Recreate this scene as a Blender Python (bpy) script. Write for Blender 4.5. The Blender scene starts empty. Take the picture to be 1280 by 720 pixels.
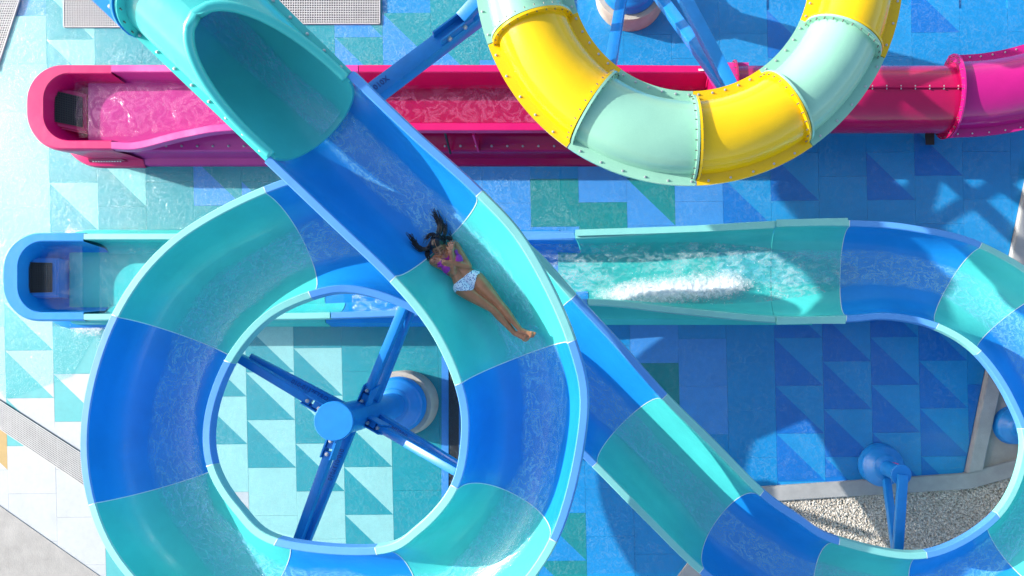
import bpy, bmesh, math, random
from mathutils import Vector, Matrix, noise as mnoise
R = math.radians
random.seed(7)
S = bpy.context.scene
C = S.collection

# ------------------------------------------------------------------ camera, sky, sun, exposure
H, F, PU, PV = 12.5, 900.0, 790.0, 430.0           # camera height, focal length (px of 1280), nadir point
cd = bpy.data.cameras.new('camera'); cam = bpy.data.objects.new('camera', cd); C.objects.link(cam)
cam.location = (0, 0, H); cam.rotation_euler = (0, 0, 0)
cd.sensor_width = 36; cd.lens = 36 * F / 1280
cd.shift_x = (640 - PU) / 1280; cd.shift_y = (PV - 360) / 1280
cd.clip_end = 500; S.camera = cam
SUN_EL, SUN_AZ = R(25), R(-75.5)                       # azimuth measured from +Y clockwise
to_sun = Vector((math.sin(SUN_AZ) * math.cos(SUN_EL), math.cos(SUN_AZ) * math.cos(SUN_EL), math.sin(SUN_EL)))
W = bpy.data.worlds.new('World'); S.world = W; W.use_nodes = True
nt = W.node_tree; bg = nt.nodes['Background']
sk = nt.nodes.new('ShaderNodeTexSky'); sk.sky_type = 'NISHITA'; sk.sun_disc = False
sk.sun_elevation = SUN_EL; sk.sun_rotation = SUN_AZ; sk.dust_density = 2.0; sk.ozone_density = 0.6
nt.links.new(sk.outputs[0], bg.inputs[0]); bg.inputs[1].default_value = 0.15
sd = bpy.data.lights.new('sun', 'SUN'); sun = bpy.data.objects.new('sun', sd); C.objects.link(sun)
sd.energy = 3.5; sd.angle = R(0.53); sd.color = (1.0, 0.965, 0.91)
sun.rotation_euler = to_sun.to_track_quat('Z', 'Y').to_euler(); sun.location = to_sun * 30
S.view_settings.view_transform = 'Standard'; S.view_settings.look = 'None'
S.view_settings.exposure = 1.05; S.view_settings.gamma = 1.0
S.cycles.max_bounces = 8; S.cycles.transparent_max_bounces = 12
S.cycles.sample_clamp_indirect = 6.0

# ------------------------------------------------------------------ helpers
def P(u, v, z=0.0):
    k = (H - z) / F
    return Vector(((u - PU) * k, (PV - v) * k, z))
def srgb(r, g, b):
    f = lambda c: (c / 255 / 12.92) if c <= 10 else ((c / 255 + 0.055) / 1.055) ** 2.4
    return (f(r), f(g), f(b), 1)
def tag(o, label=None, cat=None, group=None, kind=None):
    for k, v in (('label', label), ('category', cat), ('group', group), ('kind', kind)):
        if v: o[k] = v
    return o
def thing(name, label, cat, loc=(0, 0, 0), group=None):
    o = bpy.data.objects.new(name, None); C.objects.link(o); o.location = loc; o.empty_display_size = .2
    return tag(o, label, cat, group)
def link_mesh(name, me, mats, parent=None, smooth=False, kind=None):
    if not isinstance(mats, (list, tuple)): mats = [mats]
    for m in mats: me.materials.append(m)
    if smooth: me.shade_smooth()
    o = bpy.data.objects.new(name, me); C.objects.link(o)
    if parent is not None:
        o.parent = parent
        w = Vector((0, 0, 0)); q = parent
        while q is not None: w += q.location; q = q.parent
        o.location = -w                                # vertices are written in world metres
    if kind: o['kind'] = kind
    return o
def from_py(name, vs, fs, mats, parent=None, smooth=False, kind=None, mi=None, uv=None, autos=None):
    me = bpy.data.meshes.new(name); me.from_pydata([tuple(v) for v in vs], [], fs); me.update()
    if mi: me.polygons.foreach_set('material_index', mi)
    if uv:
        l = me.uv_layers.new(name='UVMap')
        for lp in me.loops: l.data[lp.index].uv = uv[lp.vertex_index]
    o = link_mesh(name, me, mats, parent, smooth, kind)
    if autos: sharp_by_angle(me, autos)
    return o
def sharp_by_angle(me, ang):
    me.shade_smooth()
    bm = bmesh.new(); bm.from_mesh(me)
    for e in bm.edges:
        if len(e.link_faces) == 2 and e.calc_face_angle(0) > R(ang): e.smooth = False
    bm.to_mesh(me); bm.free()
def from_bm(name, bm, mats, parent=None, smooth=False, kind=None, autos=None):
    bmesh.ops.recalc_face_normals(bm, faces=bm.faces)
    me = bpy.data.meshes.new(name); bm.to_mesh(me); bm.free()
    o = link_mesh(name, me, mats, parent, smooth, kind)
    if autos: sharp_by_angle(me, autos)
    return o
def add_hull(bm, pts):
    vs = [bm.verts.new(p) for p in pts]; bmesh.ops.convex_hull(bm, input=vs)
def add_beam(bm, p0, p1, w, h, up=(0, 0, 1), bevel=0.0):
    p0, p1 = Vector(p0), Vector(p1); d = (p1 - p0).normalized(); up = Vector(up)
    x = d.cross(up).normalized(); y = x.cross(d).normalized()
    vs = []
    for p in (p0, p1):
        for a, b in ((-1, -1), (1, -1), (1, 1), (-1, 1)):
            vs.append(bm.verts.new(p + x * a * w / 2 + y * b * h / 2))
    fs = []
    for f in ((0, 3, 2, 1), (4, 5, 6, 7), (0, 1, 5, 4), (1, 2, 6, 5), (2, 3, 7, 6), (3, 0, 4, 7)):
        fs.append(bm.faces.new([vs[i] for i in f]))
    if bevel:
        es = list({e for f in fs for e in f.edges})
        bmesh.ops.bevel(bm, geom=es, offset=bevel, segments=2, affect='EDGES', profile=.5)
def add_lathe(bm, c, prof, axis=(0, 0, 1), seg=40):
    axis = Vector(axis).normalized(); x = axis.orthogonal().normalized(); y = axis.cross(x); c = Vector(c)
    rings = []
    for r, z in prof:
        rings.append([bm.verts.new(c + axis * z + (x * math.cos(2 * math.pi * i / seg) + y * math.sin(2 * math.pi * i / seg)) * max(r, 1e-4)) for i in range(seg)])
    for a, b in zip(rings, rings[1:]):
        for i in range(seg):
            j = (i + 1) % seg; bm.faces.new((a[i], a[j], b[j], b[i]))
    if prof[-1][0] > 1e-3: bm.faces.new(rings[-1])
    if prof[0][0] > 1e-3: bm.faces.new(list(reversed(rings[0])))
def add_tube(bm, pts, rad, seg=8, close=False):
    pts = [Vector(p) for p in pts]; n = len(pts); rings = []
    prev = None
    for i, p in enumerate(pts):
        t = (pts[min(i + 1, n - 1)] - pts[max(i - 1, 0)]).normalized()
        x = (prev - t * prev.dot(t)).normalized() if prev is not None else t.orthogonal().normalized()
        prev = x; y = t.cross(x); r = rad[i] if isinstance(rad, (list, tuple)) else rad
        rings.append([bm.verts.new(p + (x * math.cos(2 * math.pi * k / seg) + y * math.sin(2 * math.pi * k / seg)) * r) for k in range(seg)])
    for a, b in zip(rings, rings[1:]):
        for k in range(seg):
            j = (k + 1) % seg; bm.faces.new((a[k], a[j], b[j], b[k]))
    bm.faces.new(rings[-1]); bm.faces.new(list(reversed(rings[0])))
def loft(name, rings, mat, parent, closed=True, kind=None, caps=False, smooth=True, autos=35, uv=None, bands=None):
    n = len(rings[0]); vs = [p for r in rings for p in r]; fs = []
    for i in range(len(rings) - 1):
        for k in range(n if closed else n - 1):
            j = (k + 1) % n
            fs.append((i * n + k, i * n + j, (i + 1) * n + j, (i + 1) * n + k))
    if caps:
        fs.append(tuple(range(n - 1, -1, -1))); fs.append(tuple((len(rings) - 1) * n + k for k in range(n)))
    bm = bmesh.new(); me = bpy.data.meshes.new(name); me.from_pydata([tuple(v) for v in vs], [], fs)
    if bands: me.polygons.foreach_set('material_index', ([1 if k in bands else 0 for k in range(n if closed else n - 1)] * (len(rings) - 1) + [0] * 2)[:len(fs)])
    if uv:
        l = me.uv_layers.new(name='UVMap')
        for lp in me.loops: l.data[lp.index].uv = uv[lp.vertex_index]
    if closed:
        bm.from_mesh(me); bmesh.ops.recalc_face_normals(bm, faces=bm.faces); bm.to_mesh(me)
    bm.free()
    o = link_mesh(name, me, mat, parent, smooth, kind)
    if autos: sharp_by_angle(me, autos)
    return o
def crom(pts, t):
    n = len(pts) - 1; i = max(0, min(int(math.floor(t)), n - 1)); f = t - i
    g = lambda k: pts[k] if 0 <= k <= n else (2 * pts[0] - pts[1] if k < 0 else 2 * pts[n] - pts[n - 1])
    p0, p1, p2, p3 = g(i - 1), g(i), g(i + 1), g(i + 2)
    return 0.5 * (2 * p1 + (p2 - p0) * f + (2 * p0 - 5 * p1 + 4 * p2 - p3) * f * f + (3 * p1 - p0 - 3 * p2 + p3) * f ** 3)
def clip_poly(poly, a, b):
    """keep the side on the left of a->b (2D, world)"""
    out = []; n = len(poly)
    side = lambda p: (b[0] - a[0]) * (p[1] - a[1]) - (b[1] - a[1]) * (p[0] - a[0])
    for i in range(n):
        p, q = poly[i], poly[(i + 1) % n]; sp, sq = side(p), side(q)
        if sp >= 0: out.append(p)
        if sp * sq < 0:
            t = sp / (sp - sq); out.append((p[0] + (q[0] - p[0]) * t, p[1] + (q[1] - p[1]) * t))
    return out

# ------------------------------------------------------------------ materials
def new_mat(name):
    m = bpy.data.materials.new(name); m.use_nodes = True
    return m, m.node_tree, m.node_tree.nodes['Principled BSDF']
def node(nt, typ, **kw):
    n = nt.nodes.new(typ)
    for k, v in kw.items():
        if k in n.inputs: n.inputs[k].default_value = v
        else: setattr(n, k, v)
    return n
def bump_from(nt, src, strength, dist, prev=None):
    b = node(nt, 'ShaderNodeBump'); b.inputs['Strength'].default_value = strength; b.inputs['Distance'].default_value = dist
    nt.links.new(src, b.inputs['Height'])
    if prev is not None: nt.links.new(prev, b.inputs['Normal'])
    return b.outputs[0]
def varied(nt, col, amount, scale, detail=4, coord='Object', dark=None):
    tc = node(nt, 'ShaderNodeTexCoord')
    nz = node(nt, 'ShaderNodeTexNoise', Scale=scale, Detail=detail, Roughness=.6); nt.links.new(tc.outputs[coord], nz.inputs['Vector'])
    mp = node(nt, 'ShaderNodeMapRange'); mp.inputs[1].default_value = .3; mp.inputs[2].default_value = .7
    mp.inputs[3].default_value = 1 - amount; mp.inputs[4].default_value = 1 + amount
    nt.links.new(nz.outputs[0], mp.inputs[0])
    mx = node(nt, 'ShaderNodeMix', data_type='RGBA', blend_type='MULTIPLY'); mx.inputs[0].default_value = 1
    mx.inputs[6].default_value = col; nt.links.new(mp.outputs[0], mx.inputs[7])
    return tc, nz, mx.outputs[2]
def gelcoat(name, col, rough=.2, coat=.35, amt=.06, transl=.0):
    m, nt, b = new_mat(name)
    tc, nz, c = varied(nt, col, amt, 1.3)
    sp = node(nt, 'ShaderNodeTexNoise', Scale=220.0, Detail=2.0); nt.links.new(tc.outputs['Object'], sp.inputs['Vector'])
    mp = node(nt, 'ShaderNodeMapRange'); mp.inputs[1].default_value = .35; mp.inputs[2].default_value = .65; mp.inputs[3].default_value = .95; mp.inputs[4].default_value = 1.05
    nt.links.new(sp.outputs[0], mp.inputs[0])
    mx = node(nt, 'ShaderNodeMix', data_type='RGBA', blend_type='MULTIPLY'); mx.inputs[0].default_value = 1
    nt.links.new(c, mx.inputs[6]); nt.links.new(mp.outputs[0], mx.inputs[7])
    nt.links.new(mx.outputs[2], b.inputs['Base Color'])
    b.inputs['Roughness'].default_value = rough; b.inputs['Specular IOR Level'].default_value = .35; b.inputs['Coat Weight'].default_value = coat * .7; b.inputs['Coat Roughness'].default_value = .08
    w = node(nt, 'ShaderNodeTexNoise', Scale=2.6, Detail=3.0); nt.links.new(tc.outputs['Object'], w.inputs['Vector'])
    nrm = bump_from(nt, w.outputs[0], .35, .02)
    nt.links.new(nrm, b.inputs['Normal'])
    if transl:                                         # fibreglass lets some light through
        out = nt.nodes['Material Output']; tl = node(nt, 'ShaderNodeBsdfTranslucent'); nt.links.new(mx.outputs[2], tl.inputs[0])
        ms = node(nt, 'ShaderNodeMixShader'); ms.inputs[0].default_value = transl; nt.links.new(b.outputs[0], ms.inputs[1]); nt.links.new(tl.outputs[0], ms.inputs[2]); nt.links.new(ms.outputs[0], out.inputs[0])
    return m
def painted(name, col, rough=.35, metal=0.0):
    m, nt, b = new_mat(name); tc, nz, c = varied(nt, col, .08, 6.0)
    nt.links.new(c, b.inputs['Base Color']); b.inputs['Roughness'].default_value = rough; b.inputs['Metallic'].default_value = metal
    n2 = node(nt, 'ShaderNodeTexNoise', Scale=60.0, Detail=4.0); nt.links.new(tc.outputs['Object'], n2.inputs['Vector'])
    nt.links.new(bump_from(nt, n2.outputs[0], .12, .004), b.inputs['Normal'])
    return m
def floor_mat(name, col, wet=.25):
    m, nt, b = new_mat(name)
    tc, nz, c = varied(nt, col, .05, 2.2, 6)
    n2 = node(nt, 'ShaderNodeTexNoise', Scale=9.0, Detail=8.0, Roughness=.7); nt.links.new(tc.outputs['Object'], n2.inputs['Vector'])
    mp = node(nt, 'ShaderNodeMapRange'); mp.inputs[1].default_value = .3; mp.inputs[2].default_value = .72; mp.inputs[3].default_value = .93; mp.inputs[4].default_value = 1.05
    nt.links.new(n2.outputs[0], mp.inputs[0])
    mx = node(nt, 'ShaderNodeMix', data_type='RGBA', blend_type='MULTIPLY'); mx.inputs[0].default_value = 1
    nt.links.new(c, mx.inputs[6]); nt.links.new(mp.outputs[0], mx.inputs[7])
    nt.links.new(mx.outputs[2], b.inputs['Base Color'])
    b.inputs['Roughness'].default_value = .45
    n3 = node(nt, 'ShaderNodeTexNoise', Scale=75.0, Detail=5.0, Roughness=.7); nt.links.new(tc.outputs['Object'], n3.inputs['Vector'])
    nt.links.new(bump_from(nt, n3.outputs[0], .35, .006), b.inputs['Normal'])
    return m
def concrete(name, col, amt=.14):
    m, nt, b = new_mat(name); tc, nz, c = varied(nt, col, amt, 3.0, 8)
    nt.links.new(c, b.inputs['Base Color']); b.inputs['Roughness'].default_value = .8
    n3 = node(nt, 'ShaderNodeTexNoise', Scale=50.0, Detail=8.0); nt.links.new(tc.outputs['Object'], n3.inputs['Vector'])
    nt.links.new(bump_from(nt, n3.outputs[0], .5, .008), b.inputs['Normal'])
    return m
def water_mat(name, tint, base, lo=.10, hi=.42, scale=9.0, bumpd=.03, use_uv=False, stretch=(1, 1, 1), edge=False, white=(.75, .95, 1, 1), thr=(.42, .72), ridge=0):
    """thin water: mostly see-through, rippled gloss, pale where it is aerated; ridge adds painted bright lines"""
    m, nt, b = new_mat(name); out = nt.nodes['Material Output']
    tc = node(nt, 'ShaderNodeTexCoord'); mapn = node(nt, 'ShaderNodeMapping'); mapn.inputs['Scale'].default_value = stretch
    nt.links.new(tc.outputs['UV' if use_uv else 'Object'], mapn.inputs[0])
    nz = node(nt, 'ShaderNodeTexNoise', Scale=scale, Detail=6.0, Roughness=.62, Distortion=.8); nt.links.new(mapn.outputs[0], nz.inputs['Vector'])
    big = node(nt, 'ShaderNodeTexNoise', Scale=scale * .18, Detail=3.0); nt.links.new(mapn.outputs[0], big.inputs['Vector'])
    fine = node(nt, 'ShaderNodeTexNoise', Scale=scale * 3.2, Detail=4.0, Roughness=.6, Distortion=.4); nt.links.new(mapn.outputs[0], fine.inputs['Vector'])
    add = node(nt, 'ShaderNodeMath', operation='MULTIPLY'); nt.links.new(nz.outputs[0], add.inputs[0])
    sc2 = node(nt, 'ShaderNodeMath', operation='ADD'); nt.links.new(big.outputs[0], sc2.inputs[0]); sc2.inputs[1].default_value = .5
    nt.links.new(sc2.outputs[0], add.inputs[1])
    mp = node(nt, 'ShaderNodeMapRange'); mp.inputs[1].default_value = thr[0]; mp.inputs[2].default_value = thr[1]; mp.inputs[3].default_value = lo; mp.inputs[4].default_value = hi
    nt.links.new(add.outputs[0], mp.inputs[0])
    if ridge:                                          # bright thin crest and caustic lines painted as colour: 1 - |2n - 1| sharpened
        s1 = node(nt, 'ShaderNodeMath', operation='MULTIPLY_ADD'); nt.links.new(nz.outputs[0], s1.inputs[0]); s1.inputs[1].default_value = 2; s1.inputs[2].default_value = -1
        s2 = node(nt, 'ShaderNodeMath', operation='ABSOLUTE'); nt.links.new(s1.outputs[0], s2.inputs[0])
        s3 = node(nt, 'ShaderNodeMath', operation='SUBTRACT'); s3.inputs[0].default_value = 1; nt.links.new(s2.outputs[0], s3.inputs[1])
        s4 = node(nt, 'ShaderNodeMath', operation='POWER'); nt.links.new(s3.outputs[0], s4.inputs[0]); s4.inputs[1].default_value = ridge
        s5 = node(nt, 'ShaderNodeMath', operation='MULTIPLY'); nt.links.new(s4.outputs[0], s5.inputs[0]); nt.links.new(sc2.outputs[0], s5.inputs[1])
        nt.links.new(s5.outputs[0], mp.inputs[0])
    fac = mp.outputs[0]
    if edge:                                           # ragged edges across the stream (uv.y from -1 to 1)
        sep = node(nt, 'ShaderNodeSeparateXYZ'); nt.links.new(tc.outputs['UV'], sep.inputs[0])
        ab = node(nt, 'ShaderNodeMath', operation='ABSOLUTE'); nt.links.new(sep.outputs[1], ab.inputs[0])
        ad = node(nt, 'ShaderNodeMath', operation='MULTIPLY_ADD'); nt.links.new(big.outputs[0], ad.inputs[0]); ad.inputs[1].default_value = .9; nt.links.new(ab.outputs[0], ad.inputs[2])
        m2 = node(nt, 'ShaderNodeMapRange'); m2.inputs[1].default_value = 1.1; m2.inputs[2].default_value = 1.28; m2.inputs[3].default_value = 1; m2.inputs[4].default_value = 0
        nt.links.new(ad.outputs[0], m2.inputs[0])
        mu = node(nt, 'ShaderNodeMath', operation='MULTIPLY'); nt.links.new(fac, mu.inputs[0]); nt.links.new(m2.outputs[0], mu.inputs[1]); fac = mu.outputs[0]
        edge_mask = m2.outputs[0]
    nrm = bump_from(nt, nz.outputs[0], .8, bumpd); nrm = bump_from(nt, fine.outputs[0], .6, bumpd * .35, nrm)
    b.inputs['Base Color'].default_value = white; b.inputs['Roughness'].default_value = .3
    nt.links.new(nrm, b.inputs['Normal'])
    tr = node(nt, 'ShaderNodeBsdfTransparent'); tr.inputs[0].default_value = tint
    gl = node(nt, 'ShaderNodeBsdfGlossy'); gl.inputs['Roughness'].default_value = .06; nt.links.new(nrm, gl.inputs['Normal'])
    lw = node(nt, 'ShaderNodeLayerWeight'); lw.inputs['Blend'].default_value = .5; nt.links.new(nrm, lw.inputs['Normal'])
    pw = node(nt, 'ShaderNodeMath', operation='POWER'); nt.links.new(lw.outputs['Facing'], pw.inputs[0]); pw.inputs[1].default_value = 5.0
    fr = node(nt, 'ShaderNodeMath', operation='MULTIPLY_ADD'); nt.links.new(pw.outputs[0], fr.inputs[0]); fr.inputs[1].default_value = .97; fr.inputs[2].default_value = .03
    mg = node(nt, 'ShaderNodeMixShader')
    gf = fr.outputs[0]
    if edge:
        mu2 = node(nt, 'ShaderNodeMath', operation='MULTIPLY'); nt.links.new(gf, mu2.inputs[0]); nt.links.new(edge_mask, mu2.inputs[1]); gf = mu2.outputs[0]
        tm = node(nt, 'ShaderNodeMix', data_type='RGBA'); nt.links.new(edge_mask, tm.inputs[0]); tm.inputs[6].default_value = (1, 1, 1, 1); tm.inputs[7].default_value = tint
        nt.links.new(tm.outputs[2], tr.inputs[0])
    nt.links.new(gf, mg.inputs[0]); nt.links.new(tr.outputs[0], mg.inputs[1]); nt.links.new(gl.outputs[0], mg.inputs[2])
    ms = node(nt, 'ShaderNodeMixShader'); nt.links.new(fac, ms.inputs[0]); nt.links.new(mg.outputs[0], ms.inputs[1]); nt.links.new(b.outputs[0], ms.inputs[2])
    nt.links.new(ms.outputs[0], out.inputs[0])
    return m

TEAL = gelcoat('teal_gelcoat', (.065, .56, .52, 1), .28, .35, .09)
BLUE = gelcoat('blue_gelcoat', (.010, .25, .68, 1), .28, .35, .09)
RIM_T = gelcoat('pale_aqua_flange', (.21, .57, .53, 1), .4, .15); RIM_B = gelcoat('pale_blue_flange', (.085, .29, .68, 1), .4, .15)
PINK = gelcoat('hot_pink_gelcoat', (.60, .005, .125, 1), .3)
ORCHID = gelcoat('orchid_pink_gelcoat', (.58, .045, .28, 1), .3)
CRIMSON = gelcoat('crimson_gelcoat', (.40, .005, .075, 1), rough=.15)
MAGENTA = gelcoat('magenta_gelcoat', (.46, .010, .18, 1), rough=.15)
YELLOW = gelcoat('yellow_gelcoat', (.80, .50, .004, 1), rough=.16)
MINT = gelcoat('mint_gelcoat', (.27, .54, .40, 1), rough=.16)
STEEL_BLUE = painted('blue_paint', (.012, .22, .62, 1), .3)
BOLT = painted('galvanised_bolt', (.55, .55, .55, 1), .35, .6)
DARKBOLT = painted('dark_bolt', (.20, .19, .17, 1), .4, .5)
SEAL = painted('pale_sealant', (.55, .72, .75, 1), .5)
GRATE = painted('pale_grate', (.50, .49, .47, 1), .5)
DARK = painted('dark_recess', (.012, .013, .015, 1), .5)
GRILLE = painted('black_grille', (.035, .034, .032, 1), .45)
CONC = concrete('concrete', (.36, .345, .32, 1)); CURB = concrete('kerb_concrete', (.36, .36, .35, 1)); RINGC = concrete('pedestal_concrete', (.42, .385, .33, 1), .2)
TAN = concrete('tan_concrete', (.36, .33, .29, 1))
WHITEP = painted('white_sticker', (.8, .8, .78, 1), .4)
FL = {k: floor_mat('floor_' + n, c) for k, n, c in (
    ('W', 'white', (.48, .505, .51, 1)), ('L', 'pale_aqua', (.27, .56, .54, 1)), ('A', 'aqua', (.07, .40, .41, 1)),
    ('T', 'teal', (.002, .275, .33, 1)), ('P', 'periwinkle', (.05, .27, .66, 1)), ('B', 'blue', (.004, .25, .57, 1)),
    ('2', 'mid_blue', (.012, .275, .60, 1)), ('C', 'royal', (.003, .165, .54, 1)), ('G', 'green_teal', (.003, .235, .25, 1)), ('O', 'ochre', (.45, .30, .10, 1)))}

# ------------------------------------------------------------------ setting: ground, tiled pool floor, kerbs, gravel
def sheet(name, pts, z, mat, kind='structure', thick=0.0):
    vs = [Vector((p[0], p[1], z)) for p in pts]; n = len(vs)
    if thick:
        bm = bmesh.new(); top = [bm.verts.new(v) for v in vs]; bot = [bm.verts.new(v - Vector((0, 0, thick))) for v in vs]
        bm.faces.new(top); bm.faces.new(list(reversed(bot)))
        for i in range(n): bm.faces.new((top[i], bot[i], bot[(i + 1) % n], top[(i + 1) % n]))
        return from_bm(name, bm, mat, None, kind=kind)
    return from_py(name, vs, [tuple(range(n))], mat, kind=kind)
sheet('ground', [(-150, -150), (150, -150), (150, 150), (-150, 150)], -.16, CONC)
floor = sheet('pool_floor', [(-16, -12), (14, -12), (14, 14), (-16, 14)], -.024, FL['B'])
tag(floor, 'wet splash pool floor of blue, teal and white squares and triangles', 'floor')

LN1 = (P(1203, 592), P(1277, 240))                      # right kerb line, pool on its left going up
LN2 = (P(930, 610), P(1203, 592))                       # gravel kerb line
LN3 = (P(845, 722), P(930, 610))
LN4 = (P(0, 632), P(128, 722))                          # concrete slab, bottom left
SPEC = {}
def sp(k, js, ll, ur=None):
    for j in (js if isinstance(js, (list, tuple)) else [js]): SPEC[(k, j)] = (ll, ur or ll)
sp(-6, -1, 'W', 'O'); sp(-6, [-3, -2, 0, 1, 2], 'W'); sp(-6, [-4, -5, -6, -7, -8, -9, -10, -11], 'L')
sp(-5, [-2, -3, -4], 'A', 'W'); sp(-5, [-5, -6, -7, -8, -9, -10, -11], 'L'); sp(-5, [-1, 0, 1, 2], 'W')
sp(-4, -2, 'A', 'W'); sp(-4, -3, 'A'); sp(-4, -4, 'T', 'L'); sp(-4, -5, 'T'); sp(-4, -6, 'T', 'L'); sp(-4, [-7, -8], 'T'); sp(-4, [-9, -10], 'T', 'L'); sp(-4, [-1, 0, 1, 2], 'W')
sp(-3, -7, 'T', 'L'); sp(-3, [-6, -5, -8, -9, -10, -11], 'T'); sp(-3, [-4, -3], 'A'); sp(-3, [-2, -1], 'W'); sp(-3, [0], 'W'); sp(-3, 1, 'A')
sp(-2, list(range(-11, -3)), 'T'); sp(-2, [-3, -2, -1, 0], 'A', 'W'); sp(-2, [1, 2], 'L')
sp(-1, -7, 'P', 'T'); sp(-1, [-11, -10, -9, -8, -6, -5, -4], 'T'); sp(-1, [-3, -2], 'T', 'L'); sp(-1, -1, 'L'); sp(-1, 0, 'W'); sp(-1, 1, 'L')
sp(0, -6, 'P', 'T'); sp(0, [-11, -10, -9, -8, -7, -5, -4], 'T'); sp(0, [-3, -2, -1], 'T', 'L'); sp(0, [0, 1, 2], 'L')
sp(1, list(range(-11, -3)), 'T'); sp(1, [-10, -7], 'P', 'T'); sp(1, [-3, -2, -1], 'T', 'L'); sp(1, [0, 1], 'L')
sp(2, list(range(-11, -1)), 'T'); sp(2, [-9, -10, -6], 'P', 'T'); sp(2, [-1, 0, 1], 'T', 'L'); sp(2, 2, 'L')
sp(3, list(range(-11, 3)), 'T'); sp(3, -10, 'P', 'T'); sp(3, [-9, -11, -7], 'P')
sp(4, list(range(-11, 3)), 'T'); sp(4, -9, 'P', 'T'); sp(4, [-8, -7, -6], 'P')
sp(5, list(range(-11, -8)), 'T'); sp(5, [-9, -8, -7, -6, -5], 'P'); sp(5, list(range(-4, 3)), 'T')
sp(6, [-6], 'G'); sp(6, [-9, -10], 'P', 'T'); sp(6, [1], 'B', 'G'); sp(6, [2], 'B', 'G'); sp(6, [-5], 'P')
sp(7, [-6], 'G'); sp(7, [-7, -5], 'P')
sp(8, -6, 'P', 'G'); sp(8, -5, 'P'); sp(8, -2, 'G'); sp(8, -3, 'P'); sp(9, [-7, -6, -5, -3, -2], 'P')
sp(10, -6, 'C', '2'); sp(10, [-5, -9], '2'); sp(11, -7, 'C', '2'); sp(11, -10, 'C', '2'); sp(11, [-6, -5], '2'); sp(12, [-6, -5], '2'); sp(12, -9, 'C', '2')
sp(13, -7, 'C', '2'); sp(14, -7, 'C', '2'); sp(14, [-6], '2'); sp(15, [-9, -6], '2'); sp(13, [-9, -10, -6], '2'); sp(14, -10, 'C', '2'); sp(15, [-2, -1], 'C')
for k in (11, 12, 13, 14): sp(k, [-4, -3, -2, -1, 0, 1], 'C', '2')
def tile_pt(i, s, zb): return P(310 + 60.1 * i + 1.32 * s, 585 - .5 * i + 59.7 * s - (7.5 if zb else 0))
gap = .0022; RIGHTS = (LN1, LN2, LN3)
for k in range(-6, 17):
    for j in range(-10, 3):
        s0 = j + (.5 if k % 2 else 0)
        cx, cy = 310 + 60.1 * (k + .5), 585 + 59.7 * (s0 + .5)
        if cy < -30 or cy > 755: continue
        zb = k >= 8 and cy > 345
        q = [tile_pt(k, s0, zb), tile_pt(k + 1, s0, zb), tile_pt(k + 1, s0 + 1, zb), tile_pt(k, s0 + 1, zb)]   # TL TR BR BL
        ll, ur = SPEC.get((k, j), ('B', 'B') if k >= 6 else ('T', 'T'))
        ctr = sum(q, Vector()) / 4
        q = [p + (ctr - p).normalized() * gap for p in q]
        polys = [([q[0], q[3], q[2], q[1]], ll)] if ll == ur else [([q[0], q[3], q[2]], ll), ([q[0], q[2], q[1]], ur)]
        vs, fs, mi, ms = [], [], [], []
        dz = random.uniform(-.0012, .0012)
        for poly, code in polys:
            pl = [(p.x, p.y) for p in poly]
            pl = clip_poly(pl, *LN1)
            if pl: pl = clip_poly(pl, *(LN2 if cx > 915 else LN3)) if cx > 800 else pl
            if pl and cx < 200: pl = clip_poly(pl, *LN4)
            if len(pl) < 3: continue
            if FL[code] not in ms: ms.append(FL[code])
            n0 = len(vs); n = len(pl); idx = ms.index(FL[code])
            vs += [Vector((x, y, dz)) for x, y in pl] + [Vector((x, y, -.02)) for x, y in pl]
            fs.append(tuple(range(n0, n0 + n))); mi.append(idx)
            for t in range(n): fs.append((n0 + t, n0 + n + t, n0 + n + (t + 1) % n, n0 + (t + 1) % n)); mi.append(idx)
        if not fs: continue
        from_py('tile', vs, fs, ms, floor, mi=mi)
# concrete slab bottom left, kerbs and slab to the right, gravel bed
sheet('concrete_slab', [P(128, 722)[:2], P(0, 632)[:2], P(-300, 430)[:2], P(-300, 1000)[:2], P(128, 1000)[:2]], .012, CONC, thick=.03)
def kerb(pts_in, pts_out, h=.11):
    n = len(pts_in); bm = bmesh.new()
    A = [[bm.verts.new(Vector((p.x, p.y, z))) for z in (-.05, h)] for p in pts_in]; B = [[bm.verts.new(Vector((p.x, p.y, z))) for z in (-.05, h)] for p in pts_out]
    for i in range(n - 1):
        bm.faces.new((A[i][1], A[i + 1][1], B[i + 1][1], B[i][1])); bm.faces.new((A[i][0], A[i + 1][0], A[i + 1][1], A[i][1])); bm.faces.new((B[i][1], B[i + 1][1], B[i + 1][0], B[i][0]))
    for i in (0, n - 1): bm.faces.new((A[i][0], A[i][1], B[i][1], B[i][0]))
    bmesh.ops.bevel(bm, geom=[e for e in bm.edges if all(v.co.z > h - .01 for v in e.verts)], offset=.012, segments=2, affect='EDGES')
    return from_bm('kerb', bm, CURB, kind='structure', autos=40)
kerb([P(845, 722), P(930, 609), P(1203, 591), P(1262, 575), P(1330, 548)], [P(868, 728), P(941, 627), P(1210, 610), P(1268, 594), P(1336, 566)], .09)
kerb([P(1206, 589.5), P(1285, 202)], [P(1224, 586), P(1306, 206)], .14)
sheet('concrete_walkway', [P(1207, 595)[:2], P(1262, 584)[:2], P(1330, 558)[:2], P(1600, 480)[:2], P(1600, 60)[:2], P(1306, 60)[:2], P(1290, 202)[:2]], .03, TAN, thick=.05)
gm, gnt, gb = new_mat('gravel_bed')
tc = node(gnt, 'ShaderNodeTexCoord'); vo = node(gnt, 'ShaderNodeTexVoronoi', Scale=34.0); gnt.links.new(tc.outputs['Object'], vo.inputs['Vector'])
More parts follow.
